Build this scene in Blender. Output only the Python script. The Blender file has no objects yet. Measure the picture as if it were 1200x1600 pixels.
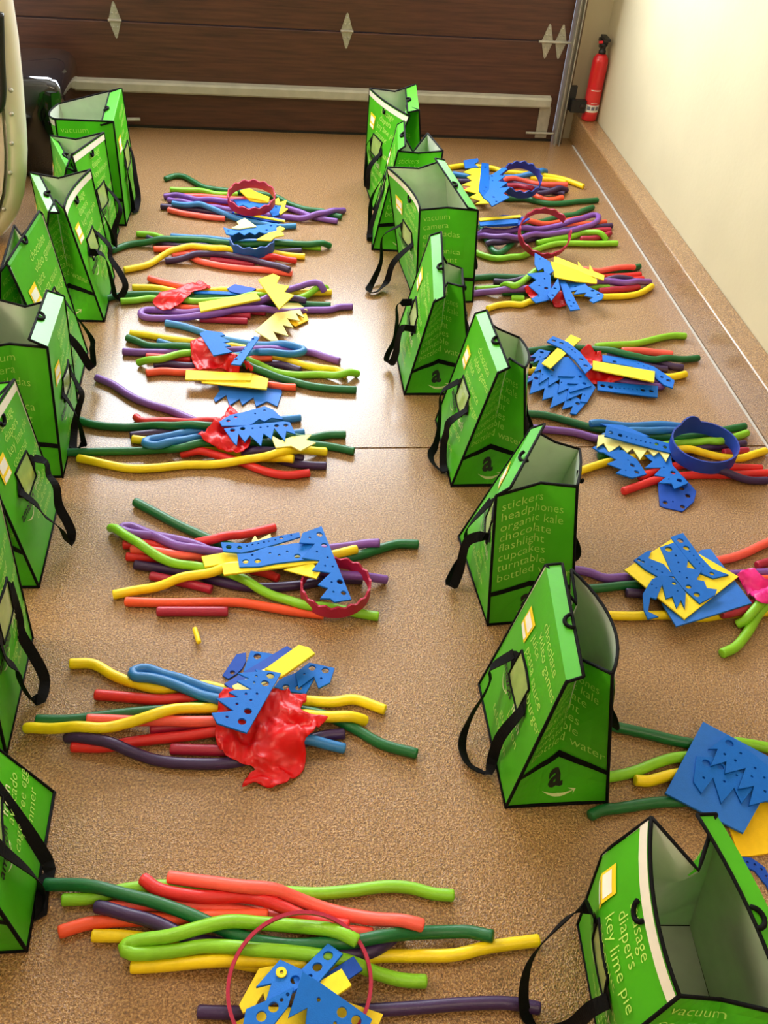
import bpy, bmesh, math, random, itertools
import numpy as np
from mathutils import Vector, Matrix, noise
from mathutils.geometry import delaunay_2d_cdt

random.seed(7); rng = np.random.default_rng(7)
SC = bpy.context.scene
COL = SC.collection

# ------------------------------------------------------------------ camera
CAM_H = 1.7; FPX = 1513.72
PITCH, YAW, ROLL = math.radians(41.0097), math.radians(9.2474), math.radians(-5.3313)
_cp, _sp, _cy, _sy = math.cos(PITCH), math.sin(PITCH), math.cos(YAW), math.sin(YAW)
FWD = Vector((_sy*_cp, _cy*_cp, -_sp)); _rt = Vector((_cy, -_sy, 0)); _dn = FWD.cross(_rt)
RT = math.cos(ROLL)*_rt + math.sin(ROLL)*_dn
DN = -math.sin(ROLL)*_rt + math.cos(ROLL)*_dn
CPOS = Vector((0, 0, CAM_H))
cam = bpy.data.cameras.new('camera'); camo = bpy.data.objects.new('camera', cam); COL.objects.link(camo)
cam.sensor_fit = 'VERTICAL'; cam.sensor_height = 36; cam.sensor_width = 27; cam.lens = FPX/1600*36
cam.clip_start = 0.05
camo.matrix_world = Matrix(((RT.x, -DN.x, -FWD.x, 0), (RT.y, -DN.y, -FWD.y, 0), (RT.z, -DN.z, -FWD.z, CAM_H), (0, 0, 0, 1)))
SC.camera = camo

# ------------------------------------------------------------------ world, lights, exposure
w = bpy.data.worlds.new('world'); SC.world = w; w.use_nodes = True
w.node_tree.nodes['Background'].inputs[0].default_value = (0.75, 0.85, 1, 1)
w.node_tree.nodes['Background'].inputs[1].default_value = 0.5
def area(name, loc, rot, sx, sy, power, col):
    l = bpy.data.lights.new(name, 'AREA'); l.shape = 'RECTANGLE'; l.size = sx; l.size_y = sy; l.energy = power; l.color = col
    o = bpy.data.objects.new(name, l); COL.objects.link(o); o.location = loc; o.rotation_euler = rot
    return o
for k, xx in enumerate((-0.86, -0.24, 0.38, 1.0)):        # daylight entering through the glazed upper half of the garage door
    area('window_daylight', (xx, 4.63, 1.43), (math.radians(-90), 0, 0), 0.46, 0.9, 23, (0.86, 0.93, 1.0))
area('ceiling_fill', (-2.5, 1.9, 2.28), (0, 0, 0), 0.9, 1.4, 34, (1.0, 0.87, 0.68))  # added overhead fill, kept out of view, for warm ambient light from the left
area('ceiling_fill', (0.7, -0.5, 2.28), (0, 0, 0), 1.2, 0.5, 9, (1.0, 0.84, 0.62))  # second added fill, weaker, unseen behind the camera
area('ceiling_fill_up', (-2.5, 1.9, 2.3), (math.pi, 0, 0), 0.9, 1.4, 52, (1.0, 0.9, 0.74))  # added unseen uplights, bounced off the ceiling to soften shade inside the bags
area('ceiling_fill_up', (0.7, -0.5, 2.3), (math.pi, 0, 0), 1.2, 0.5, 16, (1.0, 0.88, 0.70))
SC.view_settings.view_transform = 'Standard'; SC.view_settings.look = 'None'; SC.view_settings.gamma = 1
SC.view_settings.use_curve_mapping = False
SC.view_settings.exposure = 0.75

# ------------------------------------------------------------------ helpers
def ray(px, py): return (RT*((px-600)/FPX) + DN*((py-800)/FPX) + FWD)
def atZ(px, py, z): d = ray(px, py); return CPOS + d*((z-CAM_H)/d.z)
def atY(px, py, Y): d = ray(px, py); return CPOS + d*(Y/d.y)
def atPlane(px, py, p0, n): d = ray(px, py); return CPOS + d*((p0-CPOS).dot(n)/d.dot(n))
def lerp(a, b, t): return a + (b-a)*t
def s2l(c): return tuple((x/255/12.92 if x/255 <= 0.04045 else ((x/255+0.055)/1.055)**2.4) for x in c)

MATS = {}
def mat(name, rgb, rough=0.5, var=0.08, scale=30, bump=0.0, bscale=200, metal=0.0, sheen=0.0, alpha=None, coat=0.0, trans=0.0, spec=0.5):
    if name in MATS: return MATS[name]
    m = bpy.data.materials.new(name); m.use_nodes = True; MATS[name] = m
    nt = m.node_tree; b = nt.nodes['Principled BSDF']
    c = s2l(rgb)
    tc = nt.nodes.new('ShaderNodeTexCoord')
    nz = nt.nodes.new('ShaderNodeTexNoise'); nz.inputs['Scale'].default_value = scale; nz.inputs['Detail'].default_value = 4
    nt.links.new(tc.outputs['Object'], nz.inputs['Vector'])
    rp = nt.nodes.new('ShaderNodeValToRGB')
    rp.color_ramp.elements[0].position = 0.3; rp.color_ramp.elements[1].position = 0.7
    rp.color_ramp.elements[0].color = tuple(max(0, x*(1-var)) for x in c)+(1,)
    rp.color_ramp.elements[1].color = tuple(min(1, x*(1+var)) for x in c)+(1,)
    nt.links.new(nz.outputs['Fac'], rp.inputs['Fac']); nt.links.new(rp.outputs['Color'], b.inputs['Base Color'])
    b.inputs['Roughness'].default_value = rough; b.inputs['Metallic'].default_value = metal
    b.inputs['Specular IOR Level'].default_value = spec
    if sheen: b.inputs['Sheen Weight'].default_value = sheen
    if coat: b.inputs['Coat Weight'].default_value = coat
    if trans: b.inputs['Transmission Weight'].default_value = trans
    if alpha is not None: b.inputs['Alpha'].default_value = alpha
    if bump:
        n2 = nt.nodes.new('ShaderNodeTexNoise'); n2.inputs['Scale'].default_value = bscale; n2.inputs['Detail'].default_value = 3
        nt.links.new(tc.outputs['Object'], n2.inputs['Vector'])
        bp = nt.nodes.new('ShaderNodeBump'); bp.inputs['Strength'].default_value = bump; bp.inputs['Distance'].default_value = 0.002
        nt.links.new(n2.outputs['Fac'], bp.inputs['Height']); nt.links.new(bp.outputs['Normal'], b.inputs['Normal'])
    return m

def mobj(name, verts, faces, m, parent=None, smooth=False):
    me = bpy.data.meshes.new(name); me.from_pydata([tuple(v) for v in verts], [], faces); me.update()
    o = bpy.data.objects.new(name, me); COL.objects.link(o)
    if m: me.materials.append(m)
    if smooth: me.polygons.foreach_set('use_smooth', [True]*len(me.polygons))
    if parent: o.parent = parent
    return o
class MB:
    def __init__(s): s.v = []; s.f = []
    def box(s, x0, x1, y0, y1, z0, z1):
        n = len(s.v); s.v += [(x, y, z) for z in (z0, z1) for y in (y0, y1) for x in (x0, x1)]
        s.f += [tuple(n+i for i in q) for q in ((0, 2, 3, 1), (4, 5, 7, 6), (0, 1, 5, 4), (2, 6, 7, 3), (0, 4, 6, 2), (1, 3, 7, 5))]
        return s
    def grid(s, rows):
        n = len(s.v); a = len(rows); b = len(rows[0])
        for r in rows: s.v += [tuple(p) for p in r]
        for i in range(a-1):
            for j in range(b-1): s.f.append((n+i*b+j, n+i*b+j+1, n+(i+1)*b+j+1, n+(i+1)*b+j))
        return s
    def poly(s, pts): n = len(s.v); s.v += [tuple(p) for p in pts]; s.f.append(tuple(range(n, n+len(pts)))); return s
    def tube(s, pts, r, seg=8, cap=True, rs=None):
        pts = [Vector(p) for p in pts]; n0 = len(s.v); N = len(pts)
        t0 = (pts[1]-pts[0]).normalized(); up = Vector((0, 0, 1)) if abs(t0.z) < .9 else Vector((1, 0, 0))
        for i, p in enumerate(pts):
            t = (pts[min(i+1, N-1)]-pts[max(i-1, 0)]).normalized()
            a = t.cross(up)
            if a.length < 1e-4: a = t.cross(Vector((0, 1, 0)))
            a.normalize(); b = a.cross(t); up = b
            rr = rs[i] if rs else r
            for k in range(seg):
                th = 2*math.pi*k/seg; s.v.append(tuple(p + a*(rr*math.cos(th)) + b*(rr*math.sin(th))))
        for i in range(N-1):
            for k in range(seg):
                k2 = (k+1) % seg; s.f.append((n0+i*seg+k, n0+(i+1)*seg+k, n0+(i+1)*seg+k2, n0+i*seg+k2))
        if cap:
            s.f.append(tuple(n0+k for k in range(seg))); s.f.append(tuple(n0+(N-1)*seg+k for k in range(seg-1, -1, -1)))
        return s
    def lathe(s, prof, c, axis=Vector((0, 0, 1)), seg=20):
        axis = axis.normalized(); a = axis.orthogonal().normalized(); b = axis.cross(a); n0 = len(s.v)
        for (r, h) in prof:
            for k in range(seg):
                th = 2*math.pi*k/seg; s.v.append(tuple(Vector(c)+axis*h+a*(r*math.cos(th))+b*(r*math.sin(th))))
        for i in range(len(prof)-1):
            for k in range(seg):
                k2 = (k+1) % seg; s.f.append((n0+i*seg+k, n0+i*seg+k2, n0+(i+1)*seg+k2, n0+(i+1)*seg+k))
        s.f.append(tuple(n0+k for k in range(seg-1, -1, -1))); s.f.append(tuple(n0+(len(prof)-1)*seg+k for k in range(seg)))
        return s
    def build(s, name, m, parent=None, smooth=False): return mobj(name, s.v, s.f, m, parent, smooth)
def tag(o, label=None, cat=None, group=None, kind=None):
    if label: o['label'] = label
    if cat: o['category'] = cat
    if group: o['group'] = group
    if kind: o['kind'] = kind
    return o
def empty(name, loc=(0, 0, 0), rz=0):
    o = bpy.data.objects.new(name, None); COL.objects.link(o); o.location = loc; o.rotation_euler = (0, 0, rz); o.empty_display_size = .05
    return o
def bevel(o, wd, seg=2):
    m = o.modifiers.new('bevel', 'BEVEL'); m.width = wd; m.segments = seg; m.limit_method = 'ANGLE'
def catmull(pts, step):
    P = [Vector(p) for p in pts]; out = []
    for i in range(len(P)-1):
        p0 = P[i-1] if i else P[i]*2-P[i+1]; p1 = P[i]; p2 = P[i+1]; p3 = P[i+2] if i+2 < len(P) else P[i+1]*2-P[i]
        n = max(1, int((p2-p1).length/step))
        for k in range(n):
            t = k/n; t2 = t*t; t3 = t2*t
            out.append(.5*((2*p1)+(p2-p0)*t+(2*p0-5*p1+4*p2-p3)*t2+(3*p1-p0-3*p2+p3)*t3))
    out.append(P[-1]); return out

# ------------------------------------------------------------------ setting: floor, walls, curb, door
def floor_mat():
    m = bpy.data.materials.new('floor_epoxy'); m.use_nodes = True; nt = m.node_tree; b = nt.nodes['Principled BSDF']; L = nt.links
    tc = nt.nodes.new('ShaderNodeTexCoord')
    n1 = nt.nodes.new('ShaderNodeTexNoise'); n1.inputs['Scale'].default_value = 210; n1.inputs['Detail'].default_value = 6; n1.inputs['Roughness'].default_value = .75
    n2 = nt.nodes.new('ShaderNodeTexNoise'); n2.inputs['Scale'].default_value = 2.2; n2.inputs['Detail'].default_value = 3
    vo = nt.nodes.new('ShaderNodeTexVoronoi'); vo.inputs['Scale'].default_value = 330
    for n in (n1, n2, vo): L.new(tc.outputs['Object'], n.inputs['Vector'])
    r1 = nt.nodes.new('ShaderNodeValToRGB'); e = r1.color_ramp.elements
    e[0].position = .38; e[0].color = s2l((104, 67, 28))+(1,); e[1].position = .62; e[1].color = s2l((216, 174, 112))+(1,)
    em = e.new(.5); em.color = s2l((166, 118, 60))+(1,)
    L.new(n1.outputs['Fac'], r1.inputs['Fac'])
    mx = nt.nodes.new('ShaderNodeMixRGB'); mx.blend_type = 'MULTIPLY'; mx.inputs[0].default_value = .5
    r2 = nt.nodes.new('ShaderNodeValToRGB'); r2.color_ramp.elements[0].color = (.72, .66, .6, 1); r2.color_ramp.elements[1].color = (1, 1, 1, 1)
    L.new(n2.outputs['Fac'], r2.inputs['Fac']); L.new(r1.outputs['Color'], mx.inputs[1]); L.new(r2.outputs['Color'], mx.inputs[2])
    L.new(mx.outputs['Color'], b.inputs['Base Color'])
    b.inputs['Roughness'].default_value = .3; b.inputs['Specular IOR Level'].default_value = .8; b.inputs['Coat Weight'].default_value = .7; b.inputs['Coat Roughness'].default_value = .27; b.inputs['Coat IOR'].default_value = 1.6
    bp = nt.nodes.new('ShaderNodeBump'); bp.inputs['Strength'].default_value = 1.0; bp.inputs['Distance'].default_value = .003
    L.new(vo.outputs['Distance'], bp.inputs['Height']); L.new(bp.outputs['Normal'], b.inputs['Normal'])
    return m
FLOOR = floor_mat()
XL, XR, YB, YF, ZC = -3.6, 1.607, -2.6, 4.72, 2.7
YJ = 2.21                                                      # expansion joint across the slab
f = MB(); f.box(XL, XR, YB, YJ-.003, -.1, 0); f.box(XL, XR, YJ+.003, YF+.1, -.1, 0); f.box(XL, XR, YJ-.003, YJ+.003, -.1, -.008)
o = f.build('floor', FLOOR); tag(o, 'glossy tan speckled epoxy garage floor with a joint', kind='structure')
WALL = mat('cream_plaster', (196, 184, 152), .85, .05, 3, .25, 60)
o = MB().box(XR, XR+.1, YB, YF+.1, 0, ZC).build('wall_right', WALL); tag(o, 'cream plaster side wall above the curb', kind='structure')
m_ = MB().box(1.475, XR, YF, YF+.1, 0, ZC).box(XL, -3.3, YF, YF+.1, 0, ZC).box(-3.3, 1.475, YF, YF+.1, 2.25, ZC)
tag(m_.build('wall_back', WALL), 'cream plaster wall around the garage door', kind='structure')
tag(MB().box(XL-.1, XL, YB, YF+.1, 0, ZC).build('wall_left', WALL), 'cream plaster far left wall', kind='structure')
tag(MB().box(XL-.1, XR+.1, YB-.1, YB, 0, ZC).build('wall_front', WALL), 'cream plaster wall behind the camera', kind='structure')
tag(MB().box(XL-.1, XR+.1, YB-.1, YF+.1, ZC, ZC+.1).build('ceiling', mat('ceiling_white', (235, 230, 220), .9, .02)), 'white garage ceiling', kind='structure')
o = MB().box(1.518, XR, YB, YF, 0, .13).build('trim_1', FLOOR); tag(o, 'speckled tan curb along the cream wall', kind='structure'); bevel(o, .009, 3)
o = MB().box(1.511, 1.518, YB, YF-.1, 0, .0035).build('trim_2', mat('grey_sealant', (200, 196, 188), .35, .05)); tag(o, 'thin pale sealant line at foot of the curb', kind='structure')

FILLBOX = mat('fill_light_box', (230, 228, 222), .5, .02)
for k_, (x_, y_, a_, b2_) in enumerate(((-2.5, 1.9, .9, 1.4), (.7, -.5, 1.2, .5))):      # added boxes on rods between the unseen down and up fill lights
    hb = MB().box(x_-a_/2-.02, x_+a_/2+.02, y_-b2_/2-.02, y_+b2_/2+.02, 2.284, 2.296)
    for sx in (-.3, .3): hb.box(x_+sx-.005, x_+sx+.005, y_-.005, y_+.005, 2.296, ZC)
    tag(hb.build('trim_%d' % (4+k_), FILLBOX), 'white added box between unseen fill lights above the frame', kind='structure')

def wood():
    m = bpy.data.materials.new('mahogany'); m.use_nodes = True; nt = m.node_tree; b = nt.nodes['Principled BSDF']; L = nt.links
    tc = nt.nodes.new('ShaderNodeTexCoord'); mp = nt.nodes.new('ShaderNodeMapping'); mp.inputs['Scale'].default_value = (1.2, 1, 26)
    L.new(tc.outputs['Object'], mp.inputs['Vector'])
    n = nt.nodes.new('ShaderNodeTexNoise'); n.inputs['Scale'].default_value = 3; n.inputs['Detail'].default_value = 8; n.inputs['Roughness'].default_value = .65
    L.new(mp.outputs['Vector'], n.inputs['Vector'])
    r = nt.nodes.new('ShaderNodeValToRGB'); e = r.color_ramp.elements
    e[0].position = .3; e[0].color = s2l((52, 29, 22))+(1,); e[1].position = .75; e[1].color = s2l((98, 57, 40))+(1,)
    L.new(n.outputs['Fac'], r.inputs['Fac']); L.new(r.outputs['Color'], b.inputs['Base Color']); b.inputs['Roughness'].default_value = .5
    return m
WOOD = wood(); STEEL = mat('galvanised_steel', (176, 172, 160), .45, .12, 40, metal=.5)
ZINC = mat('zinc_hinge', (168, 164, 148), .5, .15, 60, metal=.4); BLACKP = mat('black_plastic', (22, 22, 24), .4, .1)
YD = 4.665
door = empty('door_1', (0, YD, 0)); tag(door, 'dark mahogany sectional garage door with steel hinges', kind='structure')
XD0, XD1 = -3.2, 1.415
sec = [(.012, .455), (.459, .912), (1.83, 2.26)]
for z0, z1 in sec:
    p = MB().box(XD0, XD1, 0, .04, z0, z1).build('door_section', WOOD, door); bevel(p, .004, 2)
wx = (-0.86, -0.24, 0.38, 1.0)
g = MB()                                                       # glazed upper sections: rails and stiles
for z0, z1 in ((.916, 1.0), (1.345, 1.4), (1.78, 1.826)): g.box(-1.2, XD1, 0, .04, z0, z1)
g.box(XD0, -1.2, 0, .04, .916, 1.826)
edges = [-1.2]+[e_ for x in wx for e_ in (x-.25, x+.25)]+[XD1]
for i in range(0, len(edges), 2): g.box(edges[i], edges[i+1], 0, .04, 1.0, 1.826)
g.build('glazed_section', WOOD, door)
for x in wx:
    for z0, z1 in ((1.0, 1.345), (1.4, 1.78)): MB().box(x-.25, x+.25, .015, .02, z0, z1).build('pane', mat('frosted_pane', (235, 240, 245), .3, .02), door)
bar = MB().grid([[(XD0, 0, z), (1.372, 0, z)] for z in (.163,)] + [[(XD0, y, z), (1.372, y, z)] for y, z in ((-.028, .168), (-.034, .176), (-.034, .206), (-.028, .214), (0, .218))]).build('strut', mat('painted_steel', (172, 168, 152), .45, .1, 20), door)
MB().box(1.33, 1.385, -.006, 0, .02, .165).build('corner_bracket', STEEL, door)
MB().tube([(1.28, -.014, .045), (1.415, -.014, .045)], .006).build('roller_shaft', STEEL, door)
MB().box(XD0, XD1, .004, .036, 0.0, .014).build('bottom_seal', BLACKP, door)
MB().tube([(-.66, -.03, .045), (-.55, -.03, .05)], .009).build('lock_bolt', STEEL, door)
HM = None
def hinge(x, z, wd=.052, h=.15):
    n = 8; pts = []
    prof = [(0, .5), (.1, .46), (.27, .27), (.46, .06), (.5, 0), (.46, -.06), (.27, -.27), (.1, -.46), (0, -.5)]
    out = [(a*wd, c*h) for a, c in prof]+[(-a*wd, c*h) for a, c in reversed(prof[1:-1])]
    b_ = MB(); b_.poly([(x+a, -.004, z+c) for a, c in out]); N = len(out)
    for i in range(N):
        a, c = out[i]; a2, c2 = out[(i+1) % N]; b_.poly([(x+a, -.004, z+c), (x+a, 0, z+c), (x+a2, 0, z+c2), (x+a2, -.004, z+c2)])
    hg = b_.build('hinge', ZINC, door)
    MB().tube([(x-wd*.55, -.007, z), (x+wd*.55, -.007, z)], .006).build('hinge_barrel', STEEL, hg)
    for dx, dz in ((0, .055), (-.008, .028), (.009, .028), (0, -.055), (-.008, -.028), (.009, -.028)):
        MB().lathe([(.0045, 0), (.004, .0025), (.002, .004)], (x+dx, -.004, z+dz), Vector((0, -1, 0)), 8).build('hinge_screw', STEEL, hg)
for x in (-.622, .389, 1.312, 1.376): hinge(x, .462 if x < 1 else .458)
MB().tube([(1.27, -.012, .458), (1.43, -.012, .458)], .006).build('roller_shaft', STEEL, door)
tr = empty('door_track', (1.432, YD-.03, 0)); tag(tr, 'vertical galvanised steel roller track beside the garage door', 'track')
MB().box(-.012, .012, .0, .004, 0, 2.1).box(-.012, -.009, -.03, .0, 0, 2.1).box(.009, .012, -.03, .0, 0, 2.1).build('channel', STEEL, tr)
MB().box(.012, .03, .004, .008, .0, 2.1).build('shade_strip', mat('jamb_shadow', (92, 72, 52), .6), tr)  # strip coloured dark to stand for the shaded gap beside the jamb
MB().box(1.45, 1.475, YD+.02, YF+.06, 0, 2.25).build('trim_3', mat('jamb_wood', (150, 112, 78), .6, .1, 20)); tag(bpy.data.objects['trim_3'], 'brown wooden door jamb beside the track', kind='structure')

# door photo sensor
sb = empty('door_sensor', (1.47, YD-.03, .17)); tag(sb, 'small black door sensor bracket beside the red extinguisher', 'sensor')
MB().box(-.02, .012, -.02, .0, .0, .11).build('bracket', BLACKP, sb)
MB().box(-.01, .06, -.05, -.02, .0, .055).build('housing', BLACKP, sb)
MB().lathe([(.012, 0), (.012, .006), (.004, .008)], (.04, -.05, .03), Vector((0, -1, 0)), 12).build('lens', mat('sensor_lens', (40, 30, 30), .15), sb)

# fire extinguisher on the curb
ex = empty('fire_extinguisher', (1.565, 4.615, .13)); tag(ex, 'small red fire extinguisher standing on curb in the corner', 'extinguisher')
RED = mat('extinguisher_red', (205, 22, 30), .3, .04, coat=.4)
MB().lathe([(.030, 0), (.036, .004), (.0365, .012), (.0365, .265), (.034, .278), (.026, .292), (.016, .300)], (0, 0, 0), seg=24).build('cylinder', RED, ex, True)
MB().lathe([(.017, .296), (.017, .312), (.013, .316), (.013, .33), (.018, .333), (.018, .345)], (0, 0, 0), seg=16).build('valve', BLACKP, ex, True)
MB().box(-.016, .016, -.012, .04, .345, .358).box(-.012, .012, -.05, .03, .362, .374).box(-.01, .01, .02, .04, .318, .36).build('lever', BLACKP, ex)
MB().tube([(-.03, -.015, .35), (-.012, -.015, .352)], .006).build('safety_pin', mat('pin_red', (220, 30, 40), .4), ex)
def wrap(name, r, a0, a1, z0, z1, m, par, c=(0, 0)):
    N = 14; return MB().grid([[(c[0]+r*math.sin(a0+(a1-a0)*i/N), c[1]-r*math.cos(a0+(a1-a0)*i/N), z) for i in range(N+1)] for z in (z0, z1)]).build(name, m, par, True)
lab = wrap('label_sheet', .0368, -1.2, 1.1, .035, .15, mat('label_red', (214, 50, 48), .5, .05), ex)
wrap('label_white', .0372, -1.1, 1.0, .045, .078, mat('label_white', (228, 222, 214), .5, .05), lab)
wrap('label_line', .0372, -.7, .6, .142, .146, MATS['label_white'], lab)
wrap('label_line', .0372, -.4, .4, .085, .088, MATS['label_white'], lab)
for a in (-.8, -.25, .3): wrap('pictogram', .0375, a, a+.42, .055, .071, mat('picto_grey', (110, 112, 130), .6), lab)

# riveted vehicle corner with black fender, at the left of the door
veh = empty('vehicle', (-.9, 3.4, 0)); tag(veh, 'cream riveted vehicle body corner with black fender at left edge', 'vehicle')
YV = 3.42
_tr = [atY(px, py, YV+.04) for px, py in ((19, 0), (28, 60), (35, 130), (40, 195), (42, 235), (41, 270), (37, 305), (28, 335), (14, 358), (0, 372))]
prof = [(_tr[0].x, 1.5), (_tr[0].x, 1.15)] + [(p.x, p.z) for p in _tr] + [(-1.02, .02), (-1.15, .01), (-2.2, .01), (-2.2, 1.5), (-2.1, 1.62), (-.95, 1.62), (-.8, 1.58)]
def inset(pr, d):
    out = []; N = len(pr)
    for i in range(N):
        a = Vector(pr[i-1]); b_ = Vector(pr[i]); c = Vector(pr[(i+1) % N]); t = (c-a).normalized(); nrm = Vector((-t.y, t.x))
        ctr = Vector((-1.5, .8)); s_ = 1 if (ctr-b_).dot(nrm) > 0 else -1
        out.append(b_+nrm*s_*d)
    return out
rings = []
for k in range(7):
    a = math.pi/2*k/6; d = .055*(1-math.sin(a)); yy = YV + .055*(1-math.cos(a)) if False else YV+.055*(1-math.cos(math.pi/2-a)) if False else YV + .055*(1-math.cos(a))
    rings.append([(p[0], yy, p[1]) for p in inset(prof, d)])
rings.append([(p[0], 4.0, p[1]) for p in inset(prof, .22)])
b_ = MB(); N = len(prof); n0 = 0
for r_ in rings: b_.v += r_
for i in range(len(rings)-1):
    for j in range(N): j2 = (j+1) % N; b_.f.append((i*N+j, i*N+j2, (i+1)*N+j2, (i+1)*N+j))
b_.f.append(tuple(range(N))); b_.f.append(tuple((len(rings)-1)*N+j for j in range(N-1, -1, -1)))
CREAM = mat('cream_paint', (226, 216, 196), .3, .03, 8, coat=.5)
o = b_.build('body', CREAM, None, True); o.parent = veh; o.matrix_parent_inverse = Matrix.Translation((.9, -3.4, 0))
def vpart(o): o.parent = veh; o.matrix_parent_inverse = Matrix.Translation((.9, -3.4, 0)); return o
pin = inset(prof, .066)
b_ = MB(); b_.poly([(p[0], YV-.006, p[1]) for p in reversed(pin)])
for i in range(N): p = pin[i]; p2 = pin[(i+1) % N]; b_.poly([(p[0], YV-.006, p[1]), (p2[0], YV-.006, p2[1]), (p2[0], YV+.004, p2[1]), (p[0], YV+.004, p[1])])
vpart(b_.build('inner_panel', mat('silver_panel', (206, 196, 180), .3, .05, 10, metal=.25)))
for px, py in ((17, 141), (18, 178), (18, 224), (16, 270), (6, 327)):
    p = atY(px, py, YV-.006); vpart(MB().lathe([(.008, 0), (.0075, .003), (.005, .006), (.001, .007)], p, Vector((0, -1, 0)), 12).build('rivet', STEEL, None, True))
gp = [atY(px, py, YV-.012) for px, py in ((0, 20), (2, 90), (4, 130), (4, 150), (1, 166), (-12, 176), (-60, 178))]
vpart(MB().tube(catmull(gp, .01), .012).build('window_gasket', BLACKP, None, True))
fx = [(-1.02, 0), (-1.02, .375), (-.99, .395), (-.83, .395), (-.795, .385), (-.775, .36), (-.77, .31), (-.80, .2), (-.825, 0)]
fr = []
for yy, d in ((4.06, .035), (4.072, .012), (4.1, 0), (4.45, 0), (4.5, .03)):
    c = Vector((-.9, .15)); fr.append([(c.x+(a-c.x)*(1-d*3), yy, max(.0, c.y+(z-c.y)*(1-d*3))) for a, z in fx])
b_ = MB(); N = len(fx)
for r_ in fr: b_.v += r_
for i in range(len(fr)-1):
    for j in range(N): j2 = (j+1) % N; b_.f.append((i*N+j, (i+1)*N+j, (i+1)*N+j2, i*N+j2))
b_.f.append(tuple(range(N))); b_.f.append(tuple((len(fr)-1)*N+j for j in range(N-1, -1, -1)))
o = vpart(b_.build('fender', mat('gloss_black', (14, 14, 18), .12, .05, coat=1), None, True)); o['label'] = 'glossy black rounded fender'

# ------------------------------------------------------------------ text meshes
TXT = {}
def want(s, bold=0.0): TXT.setdefault((s, bold), None)
CH = ['chocolate', 'video games', 'juice', 'pasta sauce', 'hamburger', 'lemon', 'gum', 'television']
SA = ['sausage', 'diapers', 'key lime pie', 'coconut', 'spinach', 'avocado', 'cage-free eggs', 'hammer']
EA = ['stickers', 'headphones', 'organic kale', 'chocolate', 'flashlight', 'cupcakes', 'turntable', 'bottled water']
EB = ['vacuum', 'camera', 'enchiladas', 'lotion', 'harmonica', 'detergent']
for s_ in CH+SA+EA+EB: want(s_)
want('amazon', .012); want('fresh', .006); want('a', .035)
tmp = []
for (s_, bd) in TXT:
    cu = bpy.data.curves.new('t', 'FONT'); cu.body = s_; cu.size = 1; cu.resolution_u = 2; cu.offset = bd if bd else -.009
    o = bpy.data.objects.new('t', cu); COL.objects.link(o); tmp.append(((s_, bd), o))
bpy.context.view_layer.update(); dg = bpy.context.evaluated_depsgraph_get()
for k_, o in tmp: TXT[k_] = bpy.data.meshes.new_from_object(o.evaluated_get(dg))
for k_, o in tmp: cu = o.data; bpy.data.objects.remove(o); bpy.data.curves.remove(cu)
def text2d(s_, bd, size, x, y, cut=None):
    bm = bmesh.new(); bm.from_mesh(TXT[(s_, bd)])
    for v in bm.verts: v.co = Vector((v.co.x*size+x, v.co.y*size+y, 0))
    if cut is not None: bmesh.ops.bisect_plane(bm, geom=bm.verts[:]+bm.edges[:]+bm.faces[:], plane_co=(cut, 0, 0), plane_no=(1, 0, 0))
    bm.verts.ensure_lookup_table()
    vs = [(v.co.x, v.co.y) for v in bm.verts]; fs = [tuple(v.index for v in fc.verts) for fc in bm.faces]
    bm.free(); return vs, fs

# ------------------------------------------------------------------ bags
BW, BL, BH = .21, .31, .40
GREEN = mat('bag_green', (82, 190, 30), .38, .06, 12, .12, 90)
LINING = mat('bag_lining', (236, 236, 224), .45, .05, 20, .2, 70)
def translucent(m, fac):
    nt = m.node_tree; b = nt.nodes['Principled BSDF']; t = nt.nodes.new('ShaderNodeBsdfTranslucent'); mx = nt.nodes.new('ShaderNodeMixShader'); mx.inputs[0].default_value = fac
    src = b.inputs['Base Color'].links[0].from_socket; nt.links.new(src, t.inputs['Color'])
    nt.links.new(b.outputs[0], mx.inputs[1]); nt.links.new(t.outputs[0], mx.inputs[2]); nt.links.new(mx.outputs[0], nt.nodes['Material Output'].inputs['Surface'])
translucent(GREEN, .26); translucent(LINING, .38)
BLACKT = mat('black_webbing', (9, 8, 10), .8, .15, 80, .3, 400, spec=.15)
LETTER = mat('pale_green_ink', (186, 230, 104), .5, .02)
PALE = mat('pale_ink', (214, 224, 160), .5, .02); INK = mat('black_ink', (18, 20, 14), .5, .02)
WINDOW = mat('clear_pocket', (150, 176, 96), .18, .12, 25)
VELCRO = mat('white_tape', (222, 216, 200), .6, .03); STK_Y = mat('sticker_yellow', (250, 214, 30), .5, .03); STK_W = mat('sticker_white', (240, 236, 226), .5, .03); STK_G = mat('sticker_grey', (150, 146, 136), .6, .05)
nbag = [0]
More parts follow.
